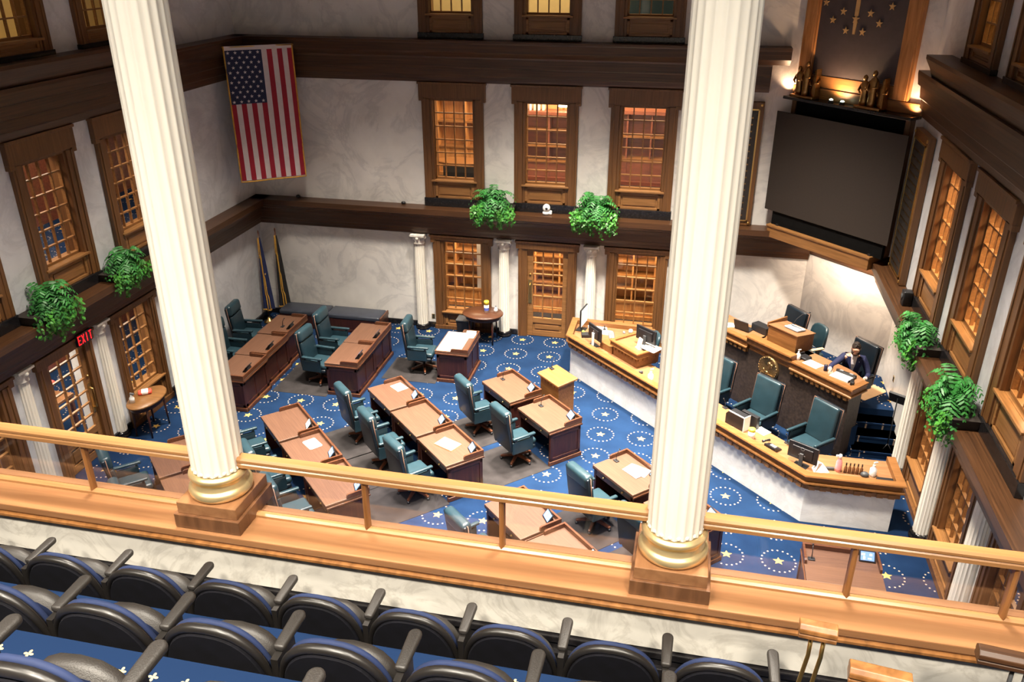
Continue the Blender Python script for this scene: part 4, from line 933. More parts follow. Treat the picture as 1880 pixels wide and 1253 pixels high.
dup(m0, 'small black microphone on top of the floor lectern', L2W((8.36, -4.09, 1.125), -PI/4, (-.28, .06, 0)), -PI/4)
# ================================================================== along the walls
t = thing('leather_bench', 'long black leather bench along the back wall by the flags', 'bench', (2.02, -.52, 0))
b = MB(); b.box(-1.36, 1.36, -.27, .27, .06, .34); b.box(-1.38, 1.38, -.29, .29, 0, .07); b.build('base', 'desk_body', t, bevel=.006)
for x0, x1 in ((-1.36, -.1), (-.08, 1.33)): b = MB(); b.box(x0, x1, -.28, .28, .33, .46); b.build('cushion', 'leather_grey', t, bevel=.045, seg=4)
b = MB(); b.box(1.335, 1.375, -.28, .28, .34, .45); b.build('end_panel', 'desk_rim', t, bevel=.006)
def side_table(label, loc, rx, ry, mat):
    t = thing('side_table', label, 'table', loc)
    b = MB(); b.lathe([(.0, .71), (.97, .71), (1., .725), (1., .74), (.98, .755), (.0, .755)], 40, sx=rx, sy=ry, cap=False); b.build('tabletop', mat, t)
    b = MB(); b.lathe([(.86, .62), (.86, .71)], 32, sx=rx, sy=ry); b.build('apron', 'desk_body', t)
    for k in range(4):
        a = PI/4+PI/2*k; b = MB(); x, y = .78*rx*math.cos(a), .78*ry*math.sin(a); b.tube([(x, y, .63), (x*1.02, y*1.02, .3), (x*1.06, y*1.06, 0)], [.025, .02, .016], 8); b.build('leg', 'desk_body', t)
    return t
side_table('round brown table between back window and column', (5.94, -.55, 0), .50, .40, 'desk_rim')
side_table('oval wooden table by left wall carrying a red pack', (.47, -6.04, 0), .30, .50, 'panel_wood')
t = thing('wipes_tub', 'white wipes tub with yellow lid on the round back table', 'tub', (6.02, -.50, .755)); b = MB(); b.lathe([(.06, 0), (.06, .2)], 20); b.build('tub', 'white_plastic', t); b = MB(); b.lathe([(.0615, .05), (.0615, .12)], 20, cap=False); b.build('label_band', 'blue_label', t); b = MB(); b.lathe([(.063, .2), (.063, .27), (.055, .29), (0, .29)], 20); b.build('lid', 'yellow_lid', t)
t = thing('glass_bottle', 'small clear bottle on the round table right of the wipes tub', 'bottle', (6.24, -.45, .755)); b = MB(); b.lathe([(.045, 0), (.05, .06), (.03, .1), (.02, .13)], 16); b.build('bottle', 'white_plastic', t); b = MB(); b.lathe([(.022, .13), (.018, .16)], 12); b.build('cap', 'grey_plastic', t)
t = thing('waste_bin', 'square black bin under the back window beside round table', 'bin', (5.42, -.28, 0)); b = MB(); b.add([(-.16, -.13, 0), (.16, -.13, 0), (.16, .13, 0), (-.16, .13, 0), (-.2, -.16, .42), (.2, -.16, .42), (.2, .16, .42), (-.2, .16, .42)], [(3, 2, 1, 0), (0, 1, 5, 4), (1, 2, 6, 5), (2, 3, 7, 6), (3, 0, 4, 7)]); b.build('body', 'black_plastic', t); b = MB(); b.box(-.21, .21, -.17, .17, .40, .44); b.build('rim', 'dark_grey', t, bevel=.01)
t = thing('tissue_pack', 'red and white soft pack lying on the left wall table', 'pack', (.36, -5.92, .756), .6); b = MB(); b.box(-.13, .13, -.08, .08, 0, .07); b.build('pack', 'red_pack', t, bevel=.03, seg=3); b = MB(); b.box(-.07, .07, -.082, .082, .01, .075); b.build('label_band', 'paper', t, bevel=.02, seg=2)
t = thing('spray_bottle', 'clear spray bottle on the near end of left wall table', 'bottle', (.34, -6.3, .756)); b = MB(); b.lathe([(.05, 0), (.05, .1), (.02, .15), (.018, .17)], 16); b.build('bottle', 'white_plastic', t); b = MB(); b.box(-.02, .06, -.014, .014, .17, .21); b.build('sprayer', 'grey_plastic', t)
def outlet(label, loc, rz):
    t = thing('wall_outlet', label, 'outlet', loc, rz); b = MB(); b.box(-.04, .04, -.01, 0, -.06, .06); b.build('plate', 'brass', t, bevel=.003)
    for z in (-.025, .025): b = MB(); b.box(-.02, .02, -.013, -.01, z-.015, z+.015); b.build('socket', 'black_plastic', t)
outlet('small dark wall outlet on marble left of lower back window', (4.50, 0, .29), 0); outlet('small outlet plate on right wall above the dais steps', (14.9, -2.6, 1.0), -PI/2)
# flags on poles in the corner
def pole_flag(label, loc, rz, cloth, lean):
    t = thing('pole_flag', label, 'flag', loc, rz, 'furled flags on poles in the corner')
    top = Vector((lean[0], lean[1], 2.34))
    b = MB(); b.lathe([(.14, 0), (.14, .03), (.05, .07), (.025, .14)], 20); b.build('base', 'brass', t)
    b = MB(); b.tube([(0, 0, .1), top], .014, 8); b.ball(top+Vector((0, 0, .03)), (.02, .02, .06), 8, 6); b.build('pole', 'chair_wood', t)
    n, m = 28, 22; vs = []
    for j in range(m+1):
        s_ = j/m; z = 2.24-1.86*s_; c = top*(z/2.34); r = .022+.10*s_**.8
        for i in range(n):
            a = 2*PI*i/n; rr = r*(1+.34*math.sin(5*a+1.2*s_)+.12*math.sin(9*a+3*s_)); vs.append((c.x+.05*s_+rr*math.cos(a), c.y+rr*math.sin(a)*.8, z))
    fs = [(j*n+i, j*n+(i+1) % n, (j+1)*n+(i+1) % n, (j+1)*n+i) for j in range(m) for i in range(n)]
    b = MB(); b.add(vs, fs, True); c_ = b.build('cloth', cloth, t)
    b = MB()
    for i0 in (19, 21):
        pts = [Vector(vs[j*n+(i0+j//6) % n])+Vector((0, -.012, 0)) for j in range(0, m+1)]; b.tube(pts, .013, 6)
    b.tube([Vector(vs[m*n+i])+Vector((0, 0, -.01)) for i in range(14, 27)], .02, 6)
    b.build('gold_fringe', 'fringe', t)
    if cloth == 'navy_cloth':
        b = MB()
        for k in range(7): j = random.randint(6, 20); v = Vector(vs[j*n+random.randint(17, 26)]); b.ball(v+Vector((0, -.006, 0)), (.02, .008, .025), 6, 4)
        b.build('gold_star', 'star_gold', c_)
    return t
pole_flag('furled navy flag with gold marks nearest the left wall', (.26, -.62, 0), 0, 'navy_cloth', (-.06, .12))
pole_flag('furled dark flag with gold fringe closer to the back wall', (.56, -.34, 0), 0, 'black_cloth', (-.04, .1))
# exit sign
t = thing('exit_sign', 'red lit EXIT sign above the glazed left door', 'sign', (.14, -6.93, 2.43), PI/2)
b = MB(); b.box(-.19, .19, -.03, .03, -.11, .11); b.build('housing', 'black_plastic', t, bevel=.006)
b = MB()
def strokes(b, ch, x, z, w=.062, h=.15, t_=.018):
    y0, y1 = -.036, -.03
    def seg(p, q):
        P, Q = Vector((x+p[0]*w, z+p[1]*h)), Vector((x+q[0]*w, z+q[1]*h)); d = (Q-P).normalized(); n_ = Vector((-d.y, d.x))*t_/2; d = d*t_/2
        c = [P-d+n_, P-d-n_, Q+d-n_, Q+d+n_]; vs = [(v.x, y0, v.y) for v in c]+[(v.x, y1, v.y) for v in c]
        b.add(vs, [(0, 1, 2, 3), (7, 6, 5, 4), (0, 4, 5, 1), (1, 5, 6, 2), (2, 6, 7, 3), (3, 7, 4, 0)])
    for p, q in {'E': (((0, 0), (0, 1)), ((0, 0), (1, 0)), ((0, .5), (.8, .5)), ((0, 1), (1, 1))), 'X': (((0, 0), (1, 1)), ((0, 1), (1, 0))), 'I': (((.5, 0), (.5, 1)),), 'T': (((.5, 0), (.5, 1)), ((0, 1), (1, 1)))}[ch]: seg(p, q)
for k, c in enumerate('EXIT'): strokes(b, c, -.175+k*.098, -.075, .056, .15, .014)
b.build('lettering', 'exit_red', t)

# the big flag hung across the corner
FL, FR, FZ0, FZ1 = Vector((.42, -1.30, 0)), Vector((1.62, .0-.44, 0)), 3.86, 6.84
FW = (FR-FL).length; fa = math.atan2(FR.y-FL.y, FR.x-FL.x)
t = thing('hanging_flag', 'large red white and blue striped flag hanging vertically in the corner', 'flag', (FL.x, FL.y, FZ0), fa)
Hh = FZ1-FZ0
def fy(x, z): return -.02*math.sin(x/FW*9+z*.7)-.012*math.sin(z*2.1+x*3)-.03*(1-z/Hh)
def cloth(name, x0, x1, z0, z1, mat, off=0., nx=4, nz=24, parent=None):
    vs = [(x0+(x1-x0)*i/nx, fy(x0+(x1-x0)*i/nx, z0+(z1-z0)*j/nz)-off, z0+(z1-z0)*j/nz) for j in range(nz+1) for i in range(nx+1)]; k = len(vs)
    vs += [(x, y+.004, z) for x, y, z in vs]; q = lambda j, i: j*(nx+1)+i
    fs = [(q(j, i), q(j, i+1), q(j+1, i+1), q(j+1, i)) for j in range(nz) for i in range(nx)]; fs += [tuple(k+v for v in f[::-1]) for f in fs]
    b = MB(); b.add(vs, fs, True); return b.build(name, mat, parent or t)
sw = FW/13; CH = Hh*.385
for k in range(13):
    red = k % 2 == 0; z1 = Hh-.09
    if k < 7: z1 -= CH
    cloth('red_stripe' if red else 'white_stripe', k*sw, (k+1)*sw, 0.03, z1, 'flag_red' if red else 'flag_white', nx=2)
can = cloth('blue_canton', 0, 7*sw, Hh-.09-CH, Hh-.09, 'flag_blue', nx=8)
b = MB(); cw = 7*sw
def star(b, cx, cz, r, y0, y1, pt=PI/2):
    pts = [(cx+(r if i % 2 == 0 else r*.4)*math.cos(pt+PI*i/5), cz+(r if i % 2 == 0 else r*.4)*math.sin(pt+PI*i/5)) for i in range(10)]
    vs = [(x, y0, z) for x, z in pts]+[(x, y1, z) for x, z in pts]+[(cx, y0, cz)]
    b.add(vs, [(20, i, (i+1) % 10) for i in range(10)]+[(i, 10+i, 10+(i+1) % 10, (i+1) % 10) for i in range(10)])
for r_ in range(11):
    for c in range(5 if r_ % 2 == 0 else 4):
        x = cw*((.5+c)/5 if r_ % 2 == 0 else (1+c)/5); z = Hh-.09-CH*(.5+r_)/11; y = fy(x, z); star(b, x, z, .04, y-.008, y-.003)
b.build('stars', 'flag_white', can)
cloth('header_band', 0, FW, Hh-.09, Hh, 'flag_white', .004, 8, 2)
b = MB(); b.tube([(0, fy(0, z), z) for z in [Hh*i/20 for i in range(20, -1, -1)]]+[(FW*i/12, fy(FW*i/12, 0), -.0) for i in range(1, 13)]+[(FW, fy(FW, z), z) for z in [Hh*i/20 for i in range(1, 21)]], .017, 6); b.build('gold_fringe', 'fringe', t)
b = MB(); b.tube([(-.03, -.0, Hh-.02), (FW+.03, -.0, Hh-.02)], .014, 8); b.build('rod', 'brass', t)

# ================================================================== corner: screen, mantel, statues, star panel
def cthing(name, label, cat, lx, ly, z, rz=0., group=None):
    w = L2W(CO, CR, (lx, ly, z)); return thing(name, label, cat, w, CR+rz, group)
t = cthing('projection_screen', 'large dark brown projection screen in the right corner', 'screen', 0, 0, 0)
b = MB(); b.box(-.08, 2.95, -.335, -.31, 3.64, 5.72); b.build('fabric', 'screen_fabric', t, bevel=.004)
b = MB(); b.box(.12, 2.85, -.30, -.22, 3.34, 3.66); b.build('lower_panel', 'black_matte', t)
for x in (.3, 2.6): b = MB(); b.box(x-.03, x+.03, -.33, -.1, 3.34, 3.38); b.build('bracket', 'black_plastic', t)
t = cthing('screen_cabinet', 'tall cabinet with black front and wooden jambs behind the screen', 'cabinet', 0, 0, 0)
b = MB(); b.box(.22, 2.72, -.13, -.01, 3.34, 5.98); b.build('black_front', 'black_matte', t)
for x0, x1 in ((.12, .22), (2.72, 2.82)): b = MB(); b.box(x0, x1, -.16, 0, 3.34, 5.98); b.build('jamb', 'casing_wood', t, bevel=.006)
b = MB(); b.box(.02, 2.92, -.34, 0, 5.98, 6.04); b.build('mantel_shelf', 'black_stone', t, bevel=.008)
b = MB(); b.box(.02, 2.92, -.07, 0, 6.04, 6.24); b.box(.10, 2.6, -.05, 0, 6.26, 6.48); b.build('back_rail', 'panel_wood', t, bevel=.006)
t = cthing('star_panel', 'dark framed panel with gold torch and stars above the mantel', 'panel', 0, 0, 0)
b = MB(); b.box(.42, 2.30, -.045, -.02, 6.5, 10.2); b.build('panel', 'star_panel', t)
for x0, x1 in ((.10, .42), (2.30, 2.62)): b = MB(); b.box(x0, x1, -.09, 0, 6.26, 10.3); b.box(x0+.04, x1-.04, -.105, -.09, 6.26, 10.3); b.build('frame_stile', 'cabinet_wood', t, bevel=.006)
b = MB(); b.box(.10, 2.62, -.09, 0, 10.3, 10.6); b.build('frame_rail', 'cabinet_wood', t, bevel=.006)
for k in range(13): a = -PI/2+2*PI*(k+.5)/13; b = MB(); star(b, 1.24+.77*math.cos(a), 8.1+.77*math.sin(a), .075, -.06, -.044); b.build('star', 'star_gold', t)
for k in range(5): a = -PI/2+2*PI*(k+.5)/5; b = MB(); star(b, 1.24+.51*math.cos(a), 8.1+.51*math.sin(a), .075, -.06, -.044); b.build('star', 'star_gold', t)
b = MB(); b.box(1.2, 1.28, -.06, -.044, 7.62, 8.3); b.add([(1.215, -.06, 7.3), (1.265, -.06, 7.3), (1.28, -.06, 7.55), (1.2, -.06, 7.55), (1.215, -.044, 7.3), (1.265, -.044, 7.3), (1.28, -.044, 7.55), (1.2, -.044, 7.55)], [(0, 1, 2, 3), (0, 4, 5, 1), (1, 5, 6, 2), (3, 2, 6, 7), (0, 3, 7, 4)]); star(b, 1.24, 7.57, .085, -.065, -.044)
b.add([(1.14, -.06, 8.3), (1.34, -.06, 8.3), (1.3, -.06, 8.4), (1.36, -.06, 8.55), (1.24, -.06, 8.85), (1.14, -.06, 8.55), (1.18, -.06, 8.4)], [(0, 1, 2, 6), (6, 2, 3, 4, 5)]); b.build('torch', 'star_gold', t)
def statue(label, lx, ly, z, flip):
    t = cthing('bronze_statue', label, 'statue', lx, ly, z, 0, 'bronze figure groups on the mantel')
    b = MB(); b.box(-.28, .28, -.12, .12, 0, .05); b.build('base', 'bronze', t, bevel=.01)
    for (x, y, h, lean) in ((-.17, .02, .58, -.05), (.02, -.02, .70, 0), (.19, .03, .55, .05)):
        b = MB()
        prof = [(.085, .05), (.08, .15), (.07, .3), (.075, .42), (.085, .52), (.06, .58), (.03, .6), (.028, .62)]
        k = h/.74; b.at(x*flip, y, 0, 0, 0, lean*flip); b.lathe([(r, .05+(zz-.05)*k) for r, zz in prof], 16, sy=.8); b.ball((0, -.01, .66*k+.02), (.042, .048, .055), 10, 8)
        b.tube([(-.075, 0, .53*k), (-.10, -.05, .40*k), (-.03, -.1, .36*k)], [.028, .024, .018], 8); b.tube([(.075, 0, .53*k), (.10, -.05, .42*k), (.04, -.1, .42*k)], [.028, .024, .018], 8)
        b.build('figure', 'bronze', t)
    b = MB(); b.add([(.25*flip, -.06, .05), (.29*flip, -.06, .05), (.27*flip, -.06, .58), (.24*flip, -.06, .52), (.25*flip, .08, .05), (.29*flip, .08, .05), (.27*flip, .08, .58), (.24*flip, .08, .52)], [(0, 1, 2, 3), (7, 6, 5, 4), (0, 4, 5, 1), (1, 5, 6, 2), (2, 6, 7, 3), (3, 7, 4, 0)]); b.build('slab', 'bronze', t)
statue('bronze figure group at the left end of the mantel', .42, -.18, 6.04, 1); statue('bronze figure group at the right end of the mantel', 1.95, -.18, 6.04, 1)
for lx, lab in ((1.10, 'small glowing uplight on mantel nearer the left bronze figures'), (1.36, 'small glowing uplight on mantel nearer the right bronze figures')):
    t = cthing('uplight', lab, 'lamp', lx, -.22, 6.04, 0, 'small uplights on the mantel'); b = MB(); b.lathe([(.06, 0), (.05, .03), (.045, .05)], 14); b.build('housing', 'black_plastic', t); b = MB(); b.ball((0, 0, .055), (.036, .036, .02), 10, 6); b.build('bulb', 'lamp_glow', t)
# roster boards
def roster(label, loc, rz, w):
    t = thing('roster_board', label, 'board', loc, rz, 'tall dark boards beside the screen')
    b = MB(); b.box(-w/2, w/2, -.03, .09, 0, 2.66); b.build('case', 'casing_wood', t, bevel=.008)
    b = MB(); b.box(-w/2+.10, w/2-.10, -.04, -.03, .12, 2.5)
    b.build('dark_field', 'dado_stone', t)
    b = MB()
    for (x0, x1, z0, z1) in ((-w/2+.08, -w/2+.11, .1, 2.52), (w/2-.11, w/2-.08, .1, 2.52), (-w/2+.08, w/2-.08, .1, .13), (-w/2+.08, w/2-.08, 2.49, 2.52)): b.box(x0, x1, -.05, -.03, z0, z1)
    b.build('gold_trim', 'brass', t)
    b = MB()
    for k in range(16):
        for c in range(3): b.box(-w/2+.16+c*(w-.32)/3, -w/2+.16+(c+.85)*(w-.32)/3, -.043, -.04, .22+k*.14, .25+k*.14)
    b.build('name_lettering', 'bronze', t)
    b = MB()
    for sx in (-1, 1):
        for z in (.06, 2.6): b.ball((sx*(w/2-.05), -.04, z), (.03, .015, .03), 8, 6)
    b.build('corner_stud', 'brass', t); return t
roster('tall dark board on back wall left of the projection screen', (11.42, -.10, 3.21), 0, 1.06); roster('tall dark board on right wall next to the projection screen', (14.5, -2.72, 3.21), -PI/2, 1.06)
# little things on the lower ledge
t = thing('white_camera', 'small white camera on the ledge between the two back ferns', 'camera', (7.40, -.2, 3.21)); b = MB(); b.lathe([(.09, 0), (.09, .05), (.07, .07)], 18); b.build('base', 'white_plastic', t); b = MB(); b.ball((0, 0, .14), (.09, .09, .1), 14, 10); b.build('head', 'white_plastic', t); b = MB(); b.ball((.015, -.085, .15), (.03, .02, .03), 10, 6); b.build('lens', 'black_plastic', t); b = MB(); b.box(.05, .13, -.03, .03, .0, .08); b.build('side_block', 'white_plastic', t, bevel=.01)
for x, lab in ((1.18, 'small black clip on ledge at the corner end'), (3.90, 'small black clip on ledge left of the first middle window')): b = MB(); b.ball((0, 0, .03), (.06, .04, .04), 10, 6); tag(place(b.build('ledge_clip', 'black_plastic'), (x, -.08, 3.2)), lab, 'clip')
t = thing('ledge_speaker', 'small black speaker on right ledge behind the far fern', 'speaker', (14.42, -4.15, 3.2), -PI/2); b = MB(); b.box(-.09, .09, -.08, .08, 0, .26); b.build('cabinet', 'black_plastic', t, bevel=.02, seg=3); b = MB(); b.lathe([(.05, 0), (.06, .01), (.0, .005)], 14); 
for v in range(len(b.v)): x, y, z = b.v[v]; b.v[v] = (x, -.08-z, y+.15)
b.build('cone', 'dark_grey', t)

# ================================================================== ferns with trailing ivy
def fern_mesh(seed):
    rnd = random.Random(seed); b = MB()
    for k in range(62):
        a = 2*PI*k/62*1.0+rnd.uniform(-.2, .2); L = rnd.uniform(.30, .52); up = rnd.uniform(.15, .48)*(1.15-.5*(k % 3)/2); droop = rnd.uniform(.35, .8)
        d = Vector((math.cos(a), math.sin(a)*.72, 0)); side = Vector((-math.sin(a), math.cos(a), 0)); n = 13; pts = []
        for i in range(n+1):
            s_ = i/n; pts.append(Vector((0, -.10, .10))+d*L*s_*(.8+.2*s_)+Vector((0, 0, up*math.sin(s_*PI*.62)-droop*s_**3*.8)))
        for i in range(1, n):
            p = pts[i]; q = (pts[i+1]-pts[i-1]).normalized(); wl = .085*math.sin(PI*min(1, (i+1.5)/(n+1)))+.012
            for s2 in (-1, 1):
                e = side*s2*wl+q*wl*.35+Vector((0, 0, -wl*.35)); w_ = q*.017
                b.add([p-w_*.6, p+e*.55-w_, p+e, p+e*.55+w_, p+w_*.6], [(0, 1, 2, 3, 4)] if s2 > 0 else [(4, 3, 2, 1, 0)])
    return b
def ivy_mesh(seed):
    rnd = random.Random(seed); b = MB()
    for k in range(46):
        x = rnd.uniform(-.40, .40); L = rnd.uniform(.12, .52)*(1-.45*abs(x)/.44)+.08; y = rnd.uniform(-.25, -.13); n = int(L/.034)+3
        for i in range(n):
            p = Vector((x+rnd.uniform(-.035, .035), y-.05*math.sin(i*.3)+rnd.uniform(-.03, .03)-.02, .10+.08*math.cos(x*3)-L*i/n)); s_ = rnd.uniform(.022, .036); a = rnd.uniform(0, 2*PI)
            u = Vector((math.cos(a), -.5+rnd.uniform(-.4, .4), math.sin(a)*.8)).normalized()*s_; v = u.cross(Vector((rnd.uniform(-.3, .3), -1, .35))).normalized()*s_*.75
            b.add([p-u, p+v-u*.2, p+u*1.1, p-v-u*.2], [(0, 1, 2, 3)])
    return b
def fern(label, loc, rz, seed, s=1.):
    t = thing('potted_fern', label, 'plant', loc, rz, 'ferns with trailing ivy on the ledge'); t.scale = (s, s, s)
    b = MB(); b.add([(-.36, -.15, 0), (.36, -.15, 0), (.36, .15, 0), (-.36, .15, 0), (-.4, -.17, .13), (.4, -.17, .13), (.4, .17, .13), (-.4, .17, .13)], [(3, 2, 1, 0), (0, 1, 5, 4), (1, 2, 6, 5), (2, 3, 7, 6), (3, 0, 4, 7), (4, 5, 6, 7)]); b.build('planter', 'soil', t)
    fern_mesh(seed).build('fronds', 'leaf_fern', t); ivy_mesh(seed+50).build('trailing_ivy', 'leaf_ivy', t); return t
fern('green fern with ivy on back ledge left of the white camera', (6.17, -.22, 3.2), 0, 1, 1.25)
fern('green fern with ivy on back ledge right of the white camera', (8.54, -.22, 3.2), 0, 2, 1.28)
fern('green fern on left ledge nearer the gallery, above exit door', (.22, -7.70, 3.2), PI/2, 3, 1.2)
fern('green fern on left ledge beside the left column', (.22, -5.72, 3.2), PI/2, 4, 1.15)
fern('green fern on right ledge farther from the gallery', (14.36, -5.86, 3.2), -PI/2, 5, 1.1)
fern('green fern on right ledge nearer the gallery', (14.36, -7.98, 3.2), -PI/2, 6, 1.15)
# ================================================================== public gallery
SZ = 6.03
b = MB(); b.box(-.3, 14.6, -15.5, -15.3, 0, 5.97); struct(b.build('wall_gallery', 'marble'))
b = MB(); b.box(-.3, 14.6, -15.525, -15.5, 5.70, 5.965); struct(b.build('wall_parapet', 'marble_parapet'))
b = MB(); b.box(-.3, 14.6, -15.53, -15.5, 5.31, 5.645); b.box(-.3, 14.6, -15.545, -15.5, 5.65, 5.69); b.box(-.3, 14.6, -15.56, -15.5, 5.31, 5.60); struct(b.build('baseboard_parapet', 'black_stone', bevel=.006))
t = tag(bpy.data.objects.new('parapet_shelf', None), 'wide polished wooden shelf capping the gallery parapet', 'shelf'); COL.objects.link(t)
b = MB(); b.box(-.3, 14.6, -15.555, -15.26, 5.985, SZ); b.build('shelf_board', 'shelf_wood', t, bevel=.006)
b = MB(); b.extr([(-15.50, 5.985), (-15.548, 5.985), (-15.545, 5.972), (-15.562, 5.966), (-15.562, 5.952), (-15.54, 5.94), (-15.535, 5.925), (-15.5, 5.92)], -.3, 14.6); b.build('edge_moulding', 'post_wood', t)
b = MB(); b.extr([(-15.362, SZ), (-15.362, SZ+.012), (-15.35, SZ+.022), (-15.33, SZ+.022), (-15.318, SZ+.012), (-15.318, SZ)], -.3, 14.6); b.build('glass_bead', 'rail_wood', t)
b = MB(); b.box(-.3, 14.6, -15.305, -15.255, SZ, SZ+.004); b.build('inner_strip', 'counter_top', t)
RZ0, RZ1 = 6.343, 6.408
segs = [(5.4, 8.155, 'left'), (8.415, 10.585, 'middle'), (10.845, 14.6, 'right')]
def rail_prof():
    y0 = -15.335
    return [(y0-.036, RZ0+.006), (y0-.036, RZ0+.026), (y0-.030, RZ0+.032), (y0-.036, RZ0+.04), (y0-.036, RZ1-.012), (y0-.026, RZ1), (y0+.022, RZ1), (y0+.034, RZ1-.014), (y0+.034, RZ0+.006), (y0+.02, RZ0), (y0-.02, RZ0)]
posts = {'left': [5.7, 7.449], 'middle': [9.116, 9.853], 'right': [11.545, 12.233, 13.5]}
for x0, x1, n in segs:
    t = thing('glass_railing', {'left': 'oak handrail with glass panels left of the left column', 'middle': 'oak handrail with glass panels between the two tall columns', 'right': 'oak handrail with glass panels right of the right column'}[n], 'railing', ((x0+x1)/2, -15.335, SZ), 0, 'glass railing along the gallery')
    ox = (x0+x1)/2
    b = MB(); b.T = Matrix.Translation((-ox, 15.335, -SZ)); b.extr(rail_prof(), x0, x1); b.build('handrail', 'rail_wood', t)
    ps = posts[n]
    for p in ps:
        b = MB(); b.T = Matrix.Translation((-ox, 15.335, -SZ)); b.prism([(p-.017, -15.325), (p-.012, -15.35), (p, -15.36), (p+.012, -15.35), (p+.017, -15.325), (p, -15.315)], SZ+.002, RZ0+.004); b.build('post', 'post_wood', t)
    xs = [x0]+ps+[x1]
    for a, c in zip(xs, xs[1:]): b = MB(); b.box(a-ox+.01, c-ox-.01, -.0025, .0025, .015, RZ0-SZ+.01); b.build('glass_panel', 'rail_glass', t)
def tall_column(label, x):
    t = thing('tall_column', label, 'column', (x, -15.345, SZ), 0, 'two tall fluted columns on the gallery parapet')
    b = MB(); b.box(-.19, .19, -.19, .19, .001, .086); b.build('lower_plinth', 'plinth_wood', t, bevel=.004)
    b = MB(); b.box(-.173, .173, -.173, .173, .086, .155); b.build('upper_plinth', 'plinth_top', t, bevel=.004)
    b = MB(); b.lathe([(.13, .155), (.155, .156), (.166, .168), (.17, .185), (.166, .202), (.157, .212), (.15, .214), (.149, .222), (.141, .236), (.139, .25), (.145, .256), (.145, .262), (.155, .268), (.159, .28), (.155, .292), (.145, .298), (.141, .302)], 56); b.build('gilt_base', 'gold', t)
    b = MB(); fluted(b, .137, .113, .305, 12.-SZ, 20, .0068, 8, 14)
    for k in range(20):
        a = 2*PI*(k+.5)/20; b.ball((.1275*math.cos(a), .1275*math.sin(a), .318), (.012, .012, .012), 8, 6)
    o = b.build('shaft', 'column_white', t); o.data.polygons.foreach_set('use_smooth', [True]*len(o.data.polygons))
    return t
tall_column('tall white fluted column with gilt base at left of gallery railing', 8.285); tall_column('tall white fluted column with gilt base at right of gallery railing', 10.715)
# stepped floor
for k, (y0, y1, z) in enumerate(((-15.98, -15.5, 5.31), (-16.74, -15.98, 5.894), (-17.50, -16.74, 6.478), (-22., -17.5, 7.062))):
    b = MB(); b.box(-.3, 14.6, y0, y1, z-.7, z); struct(b.build('floor_tier_%d' % (k+1), 'gallery_carpet'))
# tip-up seats
P_ = .4765
def make_seat(label, grp):
    t = thing('gallery_seat', label, 'seat', group=grp)
    out = []; n = 22
    for k in range(n+1):
        a = PI*k/n; c, s_ = math.cos(a), math.sin(a); out.append((.218*math.copysign(abs(c)**.78, c), .44+.285*abs(s_)**.92))
    body = [(.20, .22), *out, (-.20, .22)]; m = len(body)
    T = lambda b: b.at(0, .05, 0, 0, .13)
    b = MB(); T(b); f = [(x, 0, z) for x, z in body]; bk = [(x*.93, -.045, .22+(z-.22)*.965) for x, z in body]
    b.add(f+bk, [tuple(range(m-1, -1, -1))[::-1], tuple(range(2*m-1, m-1, -1))]+[(i, (i+1) % m, m+(i+1) % m, m+i) for i in range(m)]); o = b.build('back_shell', 'seat_fabric_back', t)
    b = MB(); T(b); b.tube([(x, -.022, z) for x, z in out], [.010+.010*math.sin(PI*k/n) for k in range(n+1)], 8); b.build('rim', 'seat_shell', t)
    b = MB(); T(b); b.tube([(x*.965, .012, z-.004) for x, z in out], .014, 6); b.add([(x*.95, .008, z-.012) for x, z in body], [tuple(range(m))]); b.build('upholstery', 'seat_blue', t)
    pan = [(.205*math.cos(a), .06*math.sin(a)) for a in [2*PI*k/20 for k in range(20)]]
    b = MB(); b.at(0, .105, .11, 0, -.05)
    ov = [(.205*math.copysign(abs(math.cos(2*PI*k/24))**.8, math.cos(2*PI*k/24)), .225+.225*math.sin(2*PI*k/24)) for k in range(24)]
    vs = [(x, -.03, z) for x, z in ov]+[(x*.98, .02, z) for x, z in ov]+[(x*.86, .035, .225+(z-.225)*.86) for x, z in ov]
    b.add(vs, [(j*24+i, j*24+(i+1) % 24, (j+1)*24+(i+1) % 24, (j+1)*24+i) for j in range(2) for i in range(24)]+[tuple(range(23, -1, -1)), tuple(48+i for i in range(24))], True); p = b.build('seat_pan', 'seat_grey', t)
    b = MB(); b.at(0, .105, .11, 0, -.05); b.add([(x*.88, -.034, .225+(z-.225)*.88) for x, z in ov], [tuple(range(23, -1, -1))]); b.build('cushion', 'seat_blue', p)
    b = MB(); b.lathe([(.026, 0), (.03, .0), (.03, .004)], 18, cap=False)
    for v in range(len(b.v)): x, y, z = b.v[v]; b.v[v] = (x, .145+z, .37+y)
    b.build('cap', 'seat_shell', p)
    def arm(x):
        b = MB(); m_ = 9; r = .0265; pts = []
        for k in range(m_+1): a = PI*k/m_; pts.append((x+r*math.cos(a), .175+r*math.sin(a)))
        pts += [(x-r*.85, .0), (x+r*.85, .0)]
        b.prism(pts, .592, .62); a_ = b.build('armrest', 'seat_grey', t, bevel=.01, seg=3)
        b = MB(); b.box(x-.014, x+.014, -.04, .10, .0, .592); b.build('standard', 'seat_shell', a_)
    arm(-P_/2)
    return t, arm
ords = ['leftmost', 'second', 'third', 'fourth', 'fifth', 'sixth', 'seventh', 'eighth', 'ninth', 'tenth']
X0 = 7.393
ROWS = [('front', -15.84, 5.31, range(-2, 8)), ('second', -16.635, 5.894, range(-1, 7)), ('nearest', -17.395, 6.478, range(2, 5))]
s0 = None
